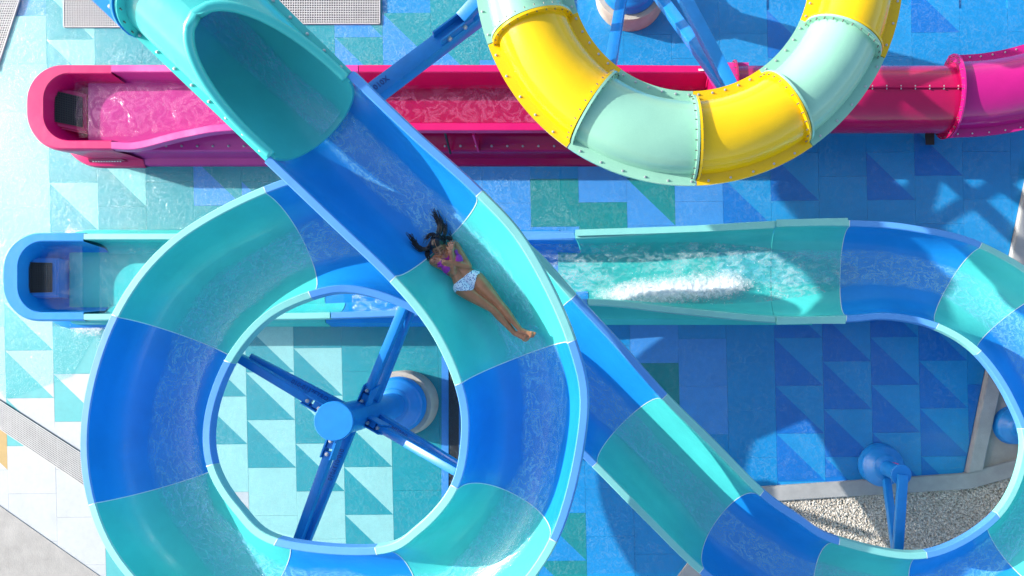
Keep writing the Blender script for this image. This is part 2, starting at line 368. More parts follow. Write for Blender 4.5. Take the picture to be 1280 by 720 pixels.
cr = node(gnt, 'ShaderNodeValToRGB'); cr.color_ramp.elements[0].color = (.46, .41, .33, 1); cr.color_ramp.elements[1].color = (.24, .21, .17, 1); gnt.links.new(vo.outputs[0], cr.inputs[0])
gnt.links.new(cr.outputs[0], gb.inputs['Base Color']); gb.inputs['Roughness'].default_value = .9
gpoly = [P(860, 735)[:2], P(941, 624)[:2], P(1210, 607)[:2], P(1330, 566)[:2], P(1330, 900)[:2], P(860, 900)[:2]]
sheet('gravel_bed', gpoly, -.01, gm)
pm, pnt, pb = new_mat('pebble')
at = node(pnt, 'ShaderNodeObjectInfo'); tc = node(pnt, 'ShaderNodeTexCoord'); vo = node(pnt, 'ShaderNodeTexNoise', Scale=26.0, Detail=2.0); pnt.links.new(tc.outputs['Object'], vo.inputs['Vector'])
cr = node(pnt, 'ShaderNodeValToRGB'); e = cr.color_ramp.elements; e[0].position = .32; e[0].color = (.36, .31, .25, 1); e[1].position = .66; e[1].color = (.70, .65, .57, 1)
pnt.links.new(vo.outputs[0], cr.inputs[0]); pnt.links.new(cr.outputs[0], pb.inputs['Base Color']); pb.inputs['Roughness'].default_value = .7
vs, fs = [], []
t = bmesh.new(); bmesh.ops.create_icosphere(t, subdivisions=1, radius=1); t.verts.ensure_lookup_table()
tv = [v.co.copy() for v in t.verts]; tf = [[v.index for v in f.verts] for f in t.faces]; t.free()
def in_poly(x, y, poly):
    c = False; n = len(poly)
    for i in range(n):
        (x1, y1), (x2, y2) = poly[i], poly[i - 1]
        if (y1 > y) != (y2 > y) and x < (x2 - x1) * (y - y1) / (y2 - y1) + x1: c = not c
    return c
for i in range(42000):
    x = random.uniform(1.9, 6.7); y = random.uniform(-3.75, -2.05)
    if not in_poly(x, y, gpoly): continue
    r = random.choice((.009, .012, .015, .018)) * random.uniform(.8, 1.25)
    M = Matrix.Translation((x, y, random.uniform(-.004, .016))) @ Matrix.Rotation(random.uniform(0, 6.3), 4, 'Z') @ Matrix.Rotation(random.uniform(-.6, .6), 4, 'X') @ Matrix.Diagonal((r * 1.25, r * random.uniform(.7, 1), r * random.uniform(.5, .8), 1))
    n0 = len(vs); vs += [M @ (v * random.uniform(.88, 1.12)) for v in tv]; fs += [[a + n0 for a in f] for f in tf]
tag(from_py('gravel', vs, fs, pm, smooth=True), 'bed of pale loose gravel inside the loop of the slide', 'gravel', kind='stuff')

# ------------------------------------------------------------------ grates and drains
def grate(name, a, b, c, d, label, n1, n2, z=.02):
    """a-b-c-d corner points; bars both ways"""
    t = thing(name, label, 'drain grate', (a + c) / 2, None)
    L = lambda p, q, s: p + (q - p) * s
    up = Vector((0, 0, z))
    bm = bmesh.new(); vs = [bm.verts.new(p + Vector((0, 0, .006))) for p in (a, b, c, d)]; bm.faces.new(vs); from_bm('grate_pit', bm, DARK, t)
    bm = bmesh.new()
    for p, q in ((a, b), (b, c), (c, d), (d, a)): add_beam(bm, p + up * .75, q + up * .75, .02, .03)
    from_bm('frame', bm, GRATE, t)
    bm = bmesh.new()
    for i in range(1, n1): add_beam(bm, L(a, b, i / n1) + up, L(d, c, i / n1) + up, .013, .012)
    for i in range(1, n2): add_beam(bm, L(a, d, i / n2) + up * .97, L(b, c, i / n2) + up * .97, .016, .010)
    from_bm('grate_bars', bm, GRATE, t, kind='stuff')
grate('drain_grate', P(81, -6), P(184, -6), P(184, 34), P(81, 34), 'pale rectangular drain grate half under the tube mouth at the top left of the pool', 34, 13)
grate('drain_grate', P(342, -6), P(475, -6), P(475, 30), P(342, 30), 'pale rectangular drain grate at the top edge right of the open tube mouth', 44, 12)
grate('drain_grate', P(-6, -8), P(28, -8), P(-3, 88), P(-40, 88), 'slanting pale drain grate across the top left corner', 12, 32)
td = thing('trench_drain', 'slanting trench drain of long parallel bars on the white floor at left', 'drain', P(50, 548))
a0, a1, b0, b1 = P(-30, 480), P(150, 596), P(-30, 516), P(150, 637)
bm = bmesh.new(); vs = [bm.verts.new(p + Vector((0, 0, .006))) for p in (a0, a1, b1, b0)]; bm.faces.new(vs); from_bm('drain_channel', bm, DARK, td)
NB = 15
for i in range(NB):
    f = (i + .5) / NB; bm = bmesh.new()
    add_beam(bm, a0.lerp(b0, f) + Vector((0, 0, .018)), a1.lerp(b1, f) + Vector((0, 0, .018)), .019, .016); from_bm('bar', bm, GRATE, td)
bm = bmesh.new()
for i in range(1, 7): add_beam(bm, a0.lerp(a1, i / 7) + Vector((0, 0, .012)), b0.lerp(b1, i / 7) + Vector((0, 0, .012)), .012, .01)
from_bm('cross_rods', bm, GRATE, td, kind='stuff')
sl = thing('slot_drain', 'black open slot in the floor beside the column base inside the round slide', 'drain', P(567, 530))
bm = bmesh.new(); add_hull(bm, [P(u, v) + Vector((0, 0, z)) for u in (561, 574) for v in (440, 640) for z in (-.01, .006)]); from_bm('slot_pit', bm, DARK, sl)
bm = bmesh.new()
for u in (560, 574.5): add_beam(bm, P(u, 440, .008), P(u, 640, .008), .018, .02)
from_bm('slot_edge', bm, FL['P'], sl, kind='stuff')
bm = bmesh.new(); add_hull(bm, [P(u, v) + Vector((0, 0, z)) for u in (552, 559) for v in (445, 640) for z in (-.01, .005)]); from_bm('tile', bm, FL['P'], floor)

# ------------------------------------------------------------------ the big blue and teal body slide
# station: first rim (px), second rim (px), rim height, squareness of the trough, depth
ST = [
 (330,203,441,88,4.58,2.1,.72), (410,279,520,163,4.46,2.1,.72), (487,353,603,238,4.35,2.1,.72), (537,415,663,308,4.26,2.1,.72),
 (568,482,719,425,4.17,2.1,.74), (576,540,734,525,4.09,2.1,.76), (563,606,696,678,4.0,2.1,.76), (520,658,610,784,3.92,2.1,.76),
 (468,684,516,836,3.84,2.1,.76), (347,673,272,812,3.74,2.1,.76), (298,633,161,726,3.66,2.1,.76), (267,580,110,632,3.59,2.1,.76),
 (265,520,102,517,3.5,2.1,.76), (289,454,139,393,3.41,2.1,.76), (333,401,212,299,3.33,2.1,.76), (389,373,329,233,3.25,2.1,.76),
 (440,366,420,214,3.17,2.1,.76), (502,384,545,235,3.08,2.1,.74), (563,420,655,300,2.97,2.1,.72), (620,470,720,368,2.85,2.1,.70),
 (680,526,776,428,2.72,2.1,.70), (740,584,834,493,2.58,2.1,.70), (807,652,894,552,2.45,2.1,.70), (874,717,955,613,2.3,2.1,.70),
 (945,768,1000,645,2.17,2.1,.72), (1030,806,1050,673,2.05,2.1,.72), (1175,822,1158,690,1.9,2.1,.72), (1312,748,1246,641,1.74,2.1,.72),
 (1398,600,1279,562,1.6,2.1,.70), (1385,460,1261,500,1.48,2.1,.68), (1315,360,1221,443,1.38,2.1,.66), (1228,303,1170,411,1.28,2.2,.64),
 (1140,281,1112,399,1.2,2.2,.62), (1062,275,1058,402,1.12,2.3,.60), (970,276,970,403,1.05,2.5,.58), (850,283,850,392,.98,2.8,.62),
 (718,291,735,381,.92,3.2,.64), (600,292,600,390,.88,3.6,.64), (413,293,413,398,.84,4,.64), (250,292,250,399,.82,4.4,.62), (104,292,104,400,.80,4.6,.60)]
SA = [P(s[0], s[1], s[4]) for s in ST]; SB = [P(s[2], s[3], s[4]) for s in ST]
SN = [Vector((s[5], s[6], 0)) for s in ST]
RIM = .10; TH = .022
def frame(t):
    A, B = crom(SA, t), crom(SB, t); a = (B - A); w = a.length; a.normalize()
    T = ((crom(SA, t + .02) + crom(SB, t + .02)) - (crom(SA, t - .02) + crom(SB, t - .02))).normalized()
    up = a.cross(T)
    if up.z < 0: up = -up
    sn = crom(SN, t)
    return A, B, a, up.normalized(), w, sn.x, sn.y
def u_h(x, n, d):                                      # x in [-1,1] -> depth below rim
    return -d * (max(0.0, 1 - abs(x) ** n)) ** (1 / n)
NP = 26
def trough_ring(t, lift=0.0):
    A, B, a, up, w, n, d = frame(t); M = (A + B) / 2; hw = w / 2; hi = hw - RIM
    q = lambda s, h: M + a * s + up * h
    ring = [q(-hw - .012, -.11), q(-hw, -.008), q(-hw + .01, 0), q(-hi - .012, .004), q(-hi, -.012)]
    for i in range(1, NP):
        al = math.pi * i / NP; c, s_ = math.cos(al), math.sin(al)
        x = -math.copysign(abs(c) ** (2 / n), c); h = -abs(s_) ** (2 / n)
        ring.append(q(x * hi, h * (d - .012) - .012))
    ring += [q(hi, -.012), q(hi + .012, .004), q(hw - .01, 0), q(hw, -.008), q(hw + .012, -.11), q(hw - .012, -.11), q(hi + TH, -.05)]
    for i in range(NP - 1, 0, -1):
        al = math.pi * i / NP; c, s_ = math.cos(al), math.sin(al)
        x = -math.copysign(abs(c) ** (2 / n), c); h = -abs(s_) ** (2 / n)
        ring.append(q(x * (hi + TH), h * (d - .012 + TH) - .012))
    ring += [q(-hi - TH, -.05), q(-hw + .012, -.11)]
    return ring
slide = thing('body_slide', 'giant open body slide winding in blue and teal sections from tube mouth to end basin', 'water slide', (P(413, 398).x, P(413, 398).y, 0))
SECT = [(0, 2, BLUE), (2, 4, TEAL), (4, 6, BLUE), (6, 8, TEAL), (8, 9, BLUE), (9, 11, TEAL), (11, 13, BLUE), (13, 15, TEAL), (15, 18, BLUE), (18, 19, TEAL),
        (19, 21, BLUE), (21, 23, TEAL), (23, 25, BLUE), (25, 26, TEAL), (26, 27, BLUE), (27, 28.4, TEAL), (28.4, 30, BLUE), (30, 31, TEAL), (31, 33, BLUE),
        (33, 34, TEAL), (34, 36, TEAL), (36, 38, BLUE), (38, 40, TEAL)]
for i, (t0, t1, m) in enumerate(SECT):
    n = max(6, int((t1 - t0) * 9))
    e = .004
    sec = loft('slide_section', [trough_ring(t0 + e + (t1 - t0 - 2 * e) * k / n) for k in range(n + 1)], [m, RIM_T if m is TEAL else RIM_B], slide, caps=True, autos=32, bands=set(range(0, 4)) | set(range(NP + 4, NP + 8)))
    sec['label'] = ('teal' if m is TEAL else 'blue') + ' trough section of the winding body slide'
    if i and i < 20:                                    # pale sealant line at the joint, inside and over the rims
        r = trough_ring(t0)[0:NP + 9]; dT = (trough_ring(t0 + .01)[0] - trough_ring(t0)[0]).normalized() * .006
        A, B, a, up, w, nn, dd = frame(t0); M = (A + B) / 2
        rr = []
        for q in r:
            v = (M + up * .3) - q; rr.append(q + v.normalized() * .004)
        loft('joint_seal', [[q - dT for q in rr], [q + dT for q in rr]], SEAL, sec, closed=False, autos=None)
# end basin of the runout: nested open loops joined into one shell
def basin(name, x0u, yA, yB, zr, xr, rad, rim, d, mat, parent, skirt=.13, wall=.16, zbot=.0):
    """x0u leftmost px, yA/yB rim px rows, xr px of the open end"""
    Xl, Xr = P(x0u, 0, zr).x, P(xr, 0, zr).x; Ya, Yb = P(0, yA, zr).y, P(0, yB, zr).y
    def loop(off, z, r, offl=None):
        xl = Xl + (off if offl is None else offl); ya, yb = Ya - off, Yb + off; r = max(.05, r); pts = [(Xr, ya)]
        for k in range(13):
            al = math.pi / 2 + math.pi / 2 * k / 12; pts.append((xl + r + r * math.cos(al), ya - r + r * math.sin(al)))
        for k in range(13):
            al = math.pi + math.pi / 2 * k / 12; pts.append((xl + r + r * math.cos(al), yb + r + r * math.sin(al)))
        pts.append((Xr, yb)); return [Vector((x, y, z)) for x, y in pts]
    L = [loop(-skirt, zbot, rad + skirt), loop(-skirt * .8, .06, rad + skirt * .8), loop(.02, .10, rad), loop(.008, zr * .55, rad), loop(-.015, zr - .14, rad), loop(-.02, zr - .06, rad), loop(0, zr - .012, rad), loop(.012, zr, rad),
         loop(rim - .014, zr - .002, rad * .74, rim * 1.9), loop(rim, zr - .015, rad * .72, rim * 1.95), loop(rim + .03, zr - d * .45, rad * .68, rim * 2.2), loop(rim + .05, zr - d * .8, rad * .6, rim * 2.9), loop(rim + .12, zr - d * .97, rad * .5, rim * 3.6), loop(rim + .2, zr - d, rad * .4, rim * 4.2)]
    n = len(L[0]); vs = [p for l in L for p in l]; fs = []
    for i in range(len(L) - 1):
        for k in range(n - 1): fs.append((i * n + k, i * n + k + 1, (i + 1) * n + k + 1, (i + 1) * n + k))
    fs.append(tuple((len(L) - 1) * n + k for k in range(n)))
    bm = bmesh.new(); me = bpy.data.meshes.new(name); me.from_pydata([tuple(v) for v in vs], [], fs)
    if isinstance(mat, list): me.polygons.foreach_set('material_index', [1 if 5 <= i < 8 else 0 for i in range(len(L) - 1) for k in range(n - 1)] + [0])
    bm.from_mesh(me); bpy.data.meshes.remove(me)
    return from_bm(name, bm, mat, parent, autos=35)
def drain_box(corners, mat, parent, off=.035, n=13):
    """tilted black grille on a raised frame; corners TL TR BR BL"""
    a, b, c, d = corners; nrm = (b - a).cross(d - a).normalized()
    if nrm.z < 0: nrm = -nrm
    ctr = (a + b + c + d) / 4
    bm = bmesh.new()
    for k, (g, h) in enumerate(((1.36, -.05), (1.24, -.015))):
        pts = [ctr + (p - ctr) * g + nrm * h for p in (a, b, c, d)]; low = [p - Vector((0, 0, .26)) for p in pts]; add_hull(bm, pts + low)
    o = from_bm('drain_frame', bm, mat, parent)
    bm = bmesh.new(); add_hull(bm, [p + nrm * h for p in (a, b, c, d) for h in (-.02, .006)]); gr = from_bm('grille', bm, DARK, parent)
    bm = bmesh.new()
    for i in range(n + 1):
        f = i / n
        add_beam(bm, a.lerp(b, f) + nrm * .014, d.lerp(c, f) + nrm * .014, .009, .012, nrm); add_beam(bm, a.lerp(d, f) + nrm * .017, b.lerp(c, f) + nrm * .017, .009, .012, nrm)
    from_bm('grille_bars', bm, GRILLE, gr, kind='stuff')
bs = basin('end_basin', 3, 292, 400, .80, 104, .58, .125, .60, BLUE, slide)
drain_box([P(28, 328, .615), P(65, 329, .50), P(65, 365, .50), P(28, 366, .615)], BLUE, slide)
# runout base skirts (long flared plinths the trough stands in)
def plinth(name, u0, u1, prof, mat, parent):
    bm = bmesh.new(); x0, x1 = P(u0, 0).x, P(u1, 0).x; r = []
    for x in (x0, x1): r.append([bm.verts.new((x, y, z)) for y, z in prof])
    n = len(prof)
    for k in range(n): bm.faces.new((r[0][k], r[0][(k + 1) % n], r[1][(k + 1) % n], r[1][k]))
    bm.faces.new(r[0]); bm.faces.new(list(reversed(r[1])))
    return from_bm(name, bm, mat, parent, autos=30)
rp = [(.33, 0), (.35, .04), (.42, .30), (.50, .34), (1.72, .34), (1.80, .30), (1.90, .04), (1.92, 0)]
rp2 = [(.30, 0), (.32, .03), (.36, .20), (.46, .235), (1.74, .235), (1.86, .2), (1.96, .03), (1.98, 0)]
plinth('plinth', 700, 1015, rp, TEAL, slide); plinth('plinth', 414, 699, rp2, BLUE, slide); plinth('plinth', 100, 413, rp2, TEAL, slide)
# raised flange along the upper rim of the runout
def flange_strip(pts, w, th, mat, parent, name='rim_flange', side=1):
    bm = bmesh.new(); n = len(pts); rows = []
    for i, p in enumerate(pts):
        t = (pts[min(i + 1, n - 1)] - pts[max(i - 1, 0)]); t.z = 0; t.normalize(); s = Vector((-t.y, t.x, 0)) * side
        rows.append([bm.verts.new(p), bm.verts.new(p + s * w), bm.verts.new(p + s * w - Vector((0, 0, th))), bm.verts.new(p - Vector((0, 0, th)))])
    for i in range(n - 1):
        for k in range(4): bm.faces.new((rows[i][k], rows[i][(k + 1) % 4], rows[i + 1][(k + 1) % 4], rows[i + 1][k]))
    bm.faces.new(rows[0]); bm.faces.new(list(reversed(rows[-1])))
    return from_bm(name, bm, mat, parent)
flange_strip([P(719, 287, .97), P(800, 284.5, .99), P(880, 281.5, 1.02), P(968, 277, 1.06)], .10, .03, RIM_T, slide, side=-1)
flange_strip([P(560, 289, .90), P(640, 289, .90), P(717, 289, .90)], .14, .03, RIM_B, slide, side=-1)
flange_strip([P(971, 283, 1.075), P(1015, 282, 1.09), P(1060, 281, 1.12)], .11, .03, RIM_T, slide, side=1)
flange_strip([P(971, 397, 1.075), P(1015, 396, 1.09), P(1057, 396, 1.12)], .11, .03, RIM_T, slide, side=-1)

# tube mouth above the first joint
MAT = Vector
J = (SA[0] + SB[0]) / 2
axis_top = P(229, -6, 4.70)
back = (axis_top - J).normalized(); wj = (SB[0] - SA[0]); ax = wj.normalized(); upv = ax.cross(-back)
if upv.z < 0: upv = -upv
RT = .575
LT = 1.93; T_AP = 1.22
def tube_ring(d, rad, th0, th1, n):
    c = J + back * d + upv * (-.01); return [c + (ax * math.sin(th) - upv * math.cos(th)) * rad for th in [th0 + (th1 - th0) * k / n for k in range(n + 1)]]
def th_at(d): 
    x = min(1, max(0, d / T_AP)); h = x ** 1.2
    return math.pi if x > .995 else math.pi / 2 + math.asin(min(1, h))
rings, NTB = [], 40
for k in range(61):
    d = -.05 + (LT + .05) * k / 60; th = th_at(d)
    o_ = tube_ring(d, RT, -th, th, NTB); i_ = tube_ring(d, RT + .03, -th, th, NTB)
    rings.append(o_ + list(reversed(i_)))
mouth = loft('tube_mouth', rings, TEAL, slide, caps=True, autos=40)
edge = []
for k in range(41): d = T_AP * k / 40; edge.append(tube_ring(d, RT + .012, -th_at(d), th_at(d), 1)[0])
for k in range(40, -1, -1): d = T_AP * k / 40; edge.append(tube_ring(d, RT + .012, -th_at(d), th_at(d), 1)[1])
bm = bmesh.new(); add_tube(bm, edge, .055, 12); from_bm('rolled_rim', bm, TEAL, mouth, smooth=True)
for sgn in (-1, 1):
    bm = bmesh.new(); p0 = J + ax * sgn * (RT + .05) + back * .01 - upv * .03; p1 = p0 + back * (LT - .02); add_beam(bm, p0, p1, .12, .03, upv); add_beam(bm, p0 + ax * sgn * .055 - upv * .045, p1 + ax * sgn * .055 - upv * .045, .012, .06, upv)
    fl = from_bm('side_flange', bm, TEAL, mouth)
    bm = bmesh.new()
    for k in range(8):
        d = .12 + .25 * k; add_lathe(bm, J + ax * sgn * (RT + .065) + back * d - upv * .017, [(.018, 0), (.018, .012), (.010, .015), (.010, .024)], upv, 8)
    from_bm('bolts', bm, BOLT, fl, kind='stuff')
def ring_flange(c, axis, r0, r1, th, mat, parent, nb=20, up=None, bolt=DARKBOLT):
    bm = bmesh.new(); add_lathe(bm, Vector(c) - Vector(axis).normalized() * th / 2, [(r0, 0), (r1, 0), (r1, th), (r0, th)], axis, 56); bm.faces.ensure_lookup_table()
    # the lathe caps close the ring, drop them so that the tube stays open
    for f in [f for f in bm.faces if len(f.verts) > 10]: bm.faces.remove(f)
    o = from_bm('ring_flange', bm, mat, parent, autos=40)
    bm = bmesh.new(); A = Vector(axis).normalized(); x = A.orthogonal().normalized(); y = A.cross(x)
    for k in range(nb):
        al = 2 * math.pi * (k + .5) / nb; p = Vector(c) + (x * math.cos(al) + y * math.sin(al)) * (r0 * .3 + r1 * .7)
        add_lathe(bm, p - A * (th / 2 + .025), [(.008, 0), (.008, th + .035)], A, 6)
    from_bm('bolts', bm, bolt, o, kind='stuff')
    return o
ring_flange(J + back * (LT - .02), back, RT, RT + .12, .03, TEAL, mouth, 22)
bm = bmesh.new(); rings = []
for d in (LT + .004, LT + .9, LT + 1.8): rings.append(tube_ring(d, RT + .02, -math.pi, math.pi * .95, 39))
up_t = loft('upper_tube', rings, BLUE, slide, closed=True, autos=40)
ring_flange(J + back * (LT + .02), back, RT, RT + .14, .03, BLUE, up_t, 22)
for sgn in (-1, 1):
    bm = bmesh.new(); p0 = J + ax * sgn * (RT + .06) + back * (LT + .04) - upv * .03; add_beam(bm, p0, p0 + back * 1.6, .18, .03, upv); fl = from_bm('side_flange', bm, BLUE, up_t)
    bm = bmesh.new()
    for k in range(7): add_lathe(bm, p0 + back * (.1 + .22 * k) + upv * .015, [(.026, 0), (.026, .016), (.012, .03)], upv, 8)
    from_bm('bolts', bm, BOLT, fl, kind='stuff')

# ------------------------------------------------------------------ closed tube slides
def tube_slide_segment(parent, path, Rr, Rf, mat, ring_mat=None, end_ring=True, start_ring=True, nb=26, name='tube_section', flange=True, label=None, bstep=.2, rproud=.10, bolt=BOLT):
    n = len(path); rings, FLr = [], {-1: [], 1: []}; fr = []
    for i, c in enumerate(path):
        t = (path[min(i + 1, n - 1)] - path[max(i - 1, 0)]).normalized(); s = t.cross(Vector((0, 0, 1))).normalized(); u = s.cross(t).normalized(); fr.append((c, t, s, u))
        rings.append([c + (s * math.cos(2 * math.pi * k / 40) + u * math.sin(2 * math.pi * k / 40)) * Rr for k in range(40)])
    o = loft(name, rings, mat, parent, closed=True, autos=40)
    if label: o['label'] = label
    if flange:
        for sg in (-1, 1):
            rr = [[c + s * sg * (Rr - .02) + u * h0 if q == 0 else c + s * sg * Rf + u * h0 for q, h0 in ((0, .022), (1, .022), (1, -.022), (0, -.022))] for c, t, s, u in fr]
            fl = loft('side_flange', rr, mat, o, closed=True, caps=True, autos=30)
            bm = bmesh.new(); acc = bstep * .5
            for i in range(1, n):
                seg = (path[i] - path[i - 1]).length
                while acc < seg:
                    f = acc / seg; c = fr[i - 1][0].lerp(fr[i][0], f); s, u = fr[i][2], fr[i][3]
                    add_lathe(bm, c + s * sg * (Rr * .35 + Rf * .65) + u * .021, [(.014, 0), (.014, .010), (.007, .012), (.007, .02)], u, 8); acc += bstep
                acc -= seg
            from_bm('bolts', bm, bolt, fl, kind='stuff')
    for on, k in ((start_ring, 0), (end_ring, n - 1)):
        if on:
            c, t, s, u = fr[k]; off = t * (.016 if k == 0 else -.016)
            ring_flange(c + off, t, Rr - .005, Rr + rproud, .026, ring_mat or mat, o, nb)
    return o
yc = thing('tube_slide', 'yellow and mint closed tube slide curving over the pink slide', 'water slide', P(862, -35, 0))
YZ = 4.3; yC = P(862, -35, YZ); yR = 208.5 * (H - YZ) / F
angs = [198, 160, 125, 88.5, 55, 24, -12, -48]
cols = [MINT, YELLOW, MINT, YELLOW, MINT, YELLOW, MINT]
for i, m in enumerate(cols):
    a0_, a1_ = angs[i], angs[i + 1]; path = []
    for k in range(25):
        al = R(a0_ + (a1_ - a0_) * k / 24) ; zz = YZ + .12 * math.cos(al) * -1
        kk = (H - zz) / F; rad = 208.5 * kk
        path.append(Vector(((862 - PU) * kk + math.cos(al) * rad, (PV + 35) * kk - math.sin(al) * rad, zz)))
    tube_slide_segment(yc, path, .415, .535, m, label=('yellow' if m is YELLOW else 'mint green') + ' section of the curved tube slide', rproud=.062, bstep=.21)

pk = thing('trough_slide', 'long hot pink slide runout with flared plinth and crimson tube behind the yellow tube', 'water slide', P(480, 206))
# open trough
PSt = [(139,81,139,186,.86,3.6,.52), (172,81,172,186,.88,3.6,.54), (230,81,230,172,.96,3.6,.60), (295,81,295,163,1.04,3.4,.66), (448,81,448,163,1.05,3.2,.66), (600,81,600,163,1.05,3.2,.66), (760,81,760,163,1.05,3.2,.66), (886,82,886,163,1.05,3.2,.66)]
keep = (SA, SB, SN)
SA = [P(s[0], s[1], s[4]) for s in PSt]; SB = [P(s[2], s[3], s[4]) for s in PSt]; SN = [Vector((s[5], s[6], 0)) for s in PSt]; RIM = .12
for t0, t1, m in ((0, 4, ORCHID), (4, 7, PINK)):
    n = int((t1 - t0) * 8); s_ = loft('trough_section', [trough_ring(t0 + .003 + (t1 - t0 - .006) * k / n) for k in range(n + 1)], m, pk, caps=True, autos=32)
    s_['label'] = ('orchid pink' if m is ORCHID else 'hot pink') + ' section of the pink trough'
# end wall and deck where the tube comes in
bm = bmesh.new(); c = (SA[7] + SB[7]) / 2; hw = (SA[7] - SB[7]).length / 2
add_hull(bm, [Vector((P(x, 0, 1.05).x, c.y + s * hw, z)) for x in (887, 893) for s in (-1, 1) for z in (.3, 1.045)]); from_bm('end_wall', bm, PINK, pk)
bm = bmesh.new(); add_hull(bm, [P(u, v, z) for u, v in ((880, 78), (936, 78), (936, 112), (894, 113), (893, 103), (889, 95), (881, 91)) for z in (1.065, 1.04)]); dk = from_bm('deck', bm, ORCHID, pk)
bm = bmesh.new(); add_hull(bm, [P(u, v, z) for u in (873, 887) for v in (86, 88.5) for z in (1.066, 1.075)]); from_bm('sticker', bm, WHITEP, dk)
SA, SB, SN = keep; RIM = .10
pbz = basin('end_basin', 33, 81, 186, .86, 139, .58, .14, .52, PINK, pk, skirt=.10)
drain_box([P(64, 113, .67), P(103, 122, .56), P(103, 159, .56), P(64, 151, .67)], PINK, pk)
pp = [(3.08, 0), (3.10, .06), (3.20, .09), (3.215, .46), (3.24, .49), (3.36, .50), (3.42, .53), (4.42, .53), (4.60, .3), (4.66, 0)]
for u0, u1, m in ((139, 448, ORCHID), (448.6, 905, CRIMSON)):
    pl_ = plinth('plinth', u0, u1, pp, m, pk)
    bm = bmesh.new(); u = u0 + 10
    while u < u1 - 6:
        add_lathe(bm, Vector((P(u, 0, .5).x, 3.30, .49)), [(.02, 0), (.02, .016), (.01, .018), (.01, .03)], (0, 0, 1), 8); u += 19.5
    from_bm('bolts', bm, BOLT, pl_, kind='stuff')
for u in (450, 598, 748):
    bm = bmesh.new(); add_hull(bm, [Vector((P(u + du, 0, .5).x, y, z)) for du in (-1, 1) for y, z in ((3.20, .49), (3.36, .52), (3.43, .9), (3.36, .9))]); from_bm('rib', bm, PINK, pk)
bm = bmesh.new(); add_beam(bm, P(556, 165, .9), P(563, 192, .5), .03, .03); from_bm('dark_gap_strip', bm, DARK, pk)  # thin black bar standing in for a dark gap in the side
# overflow inlet on the basin's side
bm = bmesh.new(); add_hull(bm, [Vector((P(u, 0, .2).x, y, z)) for u, y, z in ((108, 3.165, .17), (150, 3.165, .17), (104, 3.12, .04), (156, 3.12, .04), (108, 3.25, .17), (150, 3.25, .17), (104, 3.3, .03), (156, 3.3, .03))]); ov = from_bm('overflow_inlet', bm, CRIMSON, pk)
bm = bmesh.new()
for k in range(11): add_lathe(bm, Vector((P(112 + k * 3.4, 0, .2).x, 3.145, .11)), [(.012, 0), (.012, .012)], (0, -1, 1), 6)
from_bm('inlet_holes', bm, WHITEP, ov, kind='stuff')
# crimson tube, seam on top, then the magenta bend
yt = 3.93; xs = [P(u, 0, .9).x for u in (915, 960, 1050, 1120, 1186)]
t1 = tube_slide_segment(pk, [Vector((x, yt, .9)) for x in xs], .52, .6, CRIMSON, flange=False, label='crimson straight tube with a bolted seam along its top', nb=22, rproud=.09)
bm = bmesh.new()
add_beam(bm, Vector((xs[0], yt + .012, .9 + .535)), Vector((xs[-1], yt + .012, .9 + .535)), .016, .05); sm = from_bm('seam_flange', bm, CRIMSON, t1)
bm = bmesh.new(); x = xs[0] + .1
while x < xs[-1]: add_beam(bm, Vector((x, yt - .02, 1.445)), Vector((x, yt + .045, 1.445)), .014, .014); x += .22
from_bm('bolts', bm, BOLT, sm, kind='stuff')
mp_ = [Vector((0, 0, 0))] * 4
mpx = [P(1187, 121, .95), P(1235, 118, 1.0), P(1285, 108, 1.05), P(1340, 88, 1.1), P(1400, 55, 1.15), P(1440, 20, 1.2)]
path = [crom(mpx, 5 * k / 24) for k in range(25)]
tube_slide_segment(pk, path, .525, .655, MAGENTA, label='magenta bend of the tube with bolted side flanges', rproud=.12, bstep=.215, nb=24)
bm = bmesh.new(); add_hull(bm, [P(u, v, z) for u, v in ((1156, 166), (1168, 166), (1168, 181), (1157, 181)) for z in (.0, .5)]); from_bm('tube_foot', bm, GRILLE, pk)

# ------------------------------------------------------------------ water in the slides and on the floor
STREAM = water_mat('stream_water', (.96, .99, 1, 1), None, .13, .46, 8.0, .018, True, (.7, .40, 1), True, (.30, .78, .98, 1), (.52, 1.08), 5)
POOLW = water_mat('pool_water', (.78, .96, 1, 1), None, .0, .06, 4.0, .018, False, (1, 1, 1), False, (.6, .9, .92, 1), (.45, .75))
PINKW = water_mat('pink_pool_water', (.97, .80, .94, 1), None, .0, .17, 4.0, .022, False, (1, 1, 1), False, (.95, .36, .62, 1), (.5, 1.1), 5)  # caustic light painted in as paler pink lines
WILD = water_mat('runout_water', (.80, .96, .97, 1), None, .01, .36, 8.0, .03, False, (1, 1.6, 1), False, (.78, .95, .95, 1), (.44, .70))
RIPPLE = water_mat('rippled_water', (.80, .985, .99, 1), None, .01, .22, 13.0, .012, False, (1, 1, 1), False, (.70, .95, .97, 1), (.50, 1.05), 10)  # network of caustic light lines painted into the water colour
FILM = water_mat('floor_water', (.95, .99, 1, 1), None, .0, .08, 9.0, .012, False, (1, 1, 1), False, (.75, .93, .95, 1), (.6, 1.05), 7)
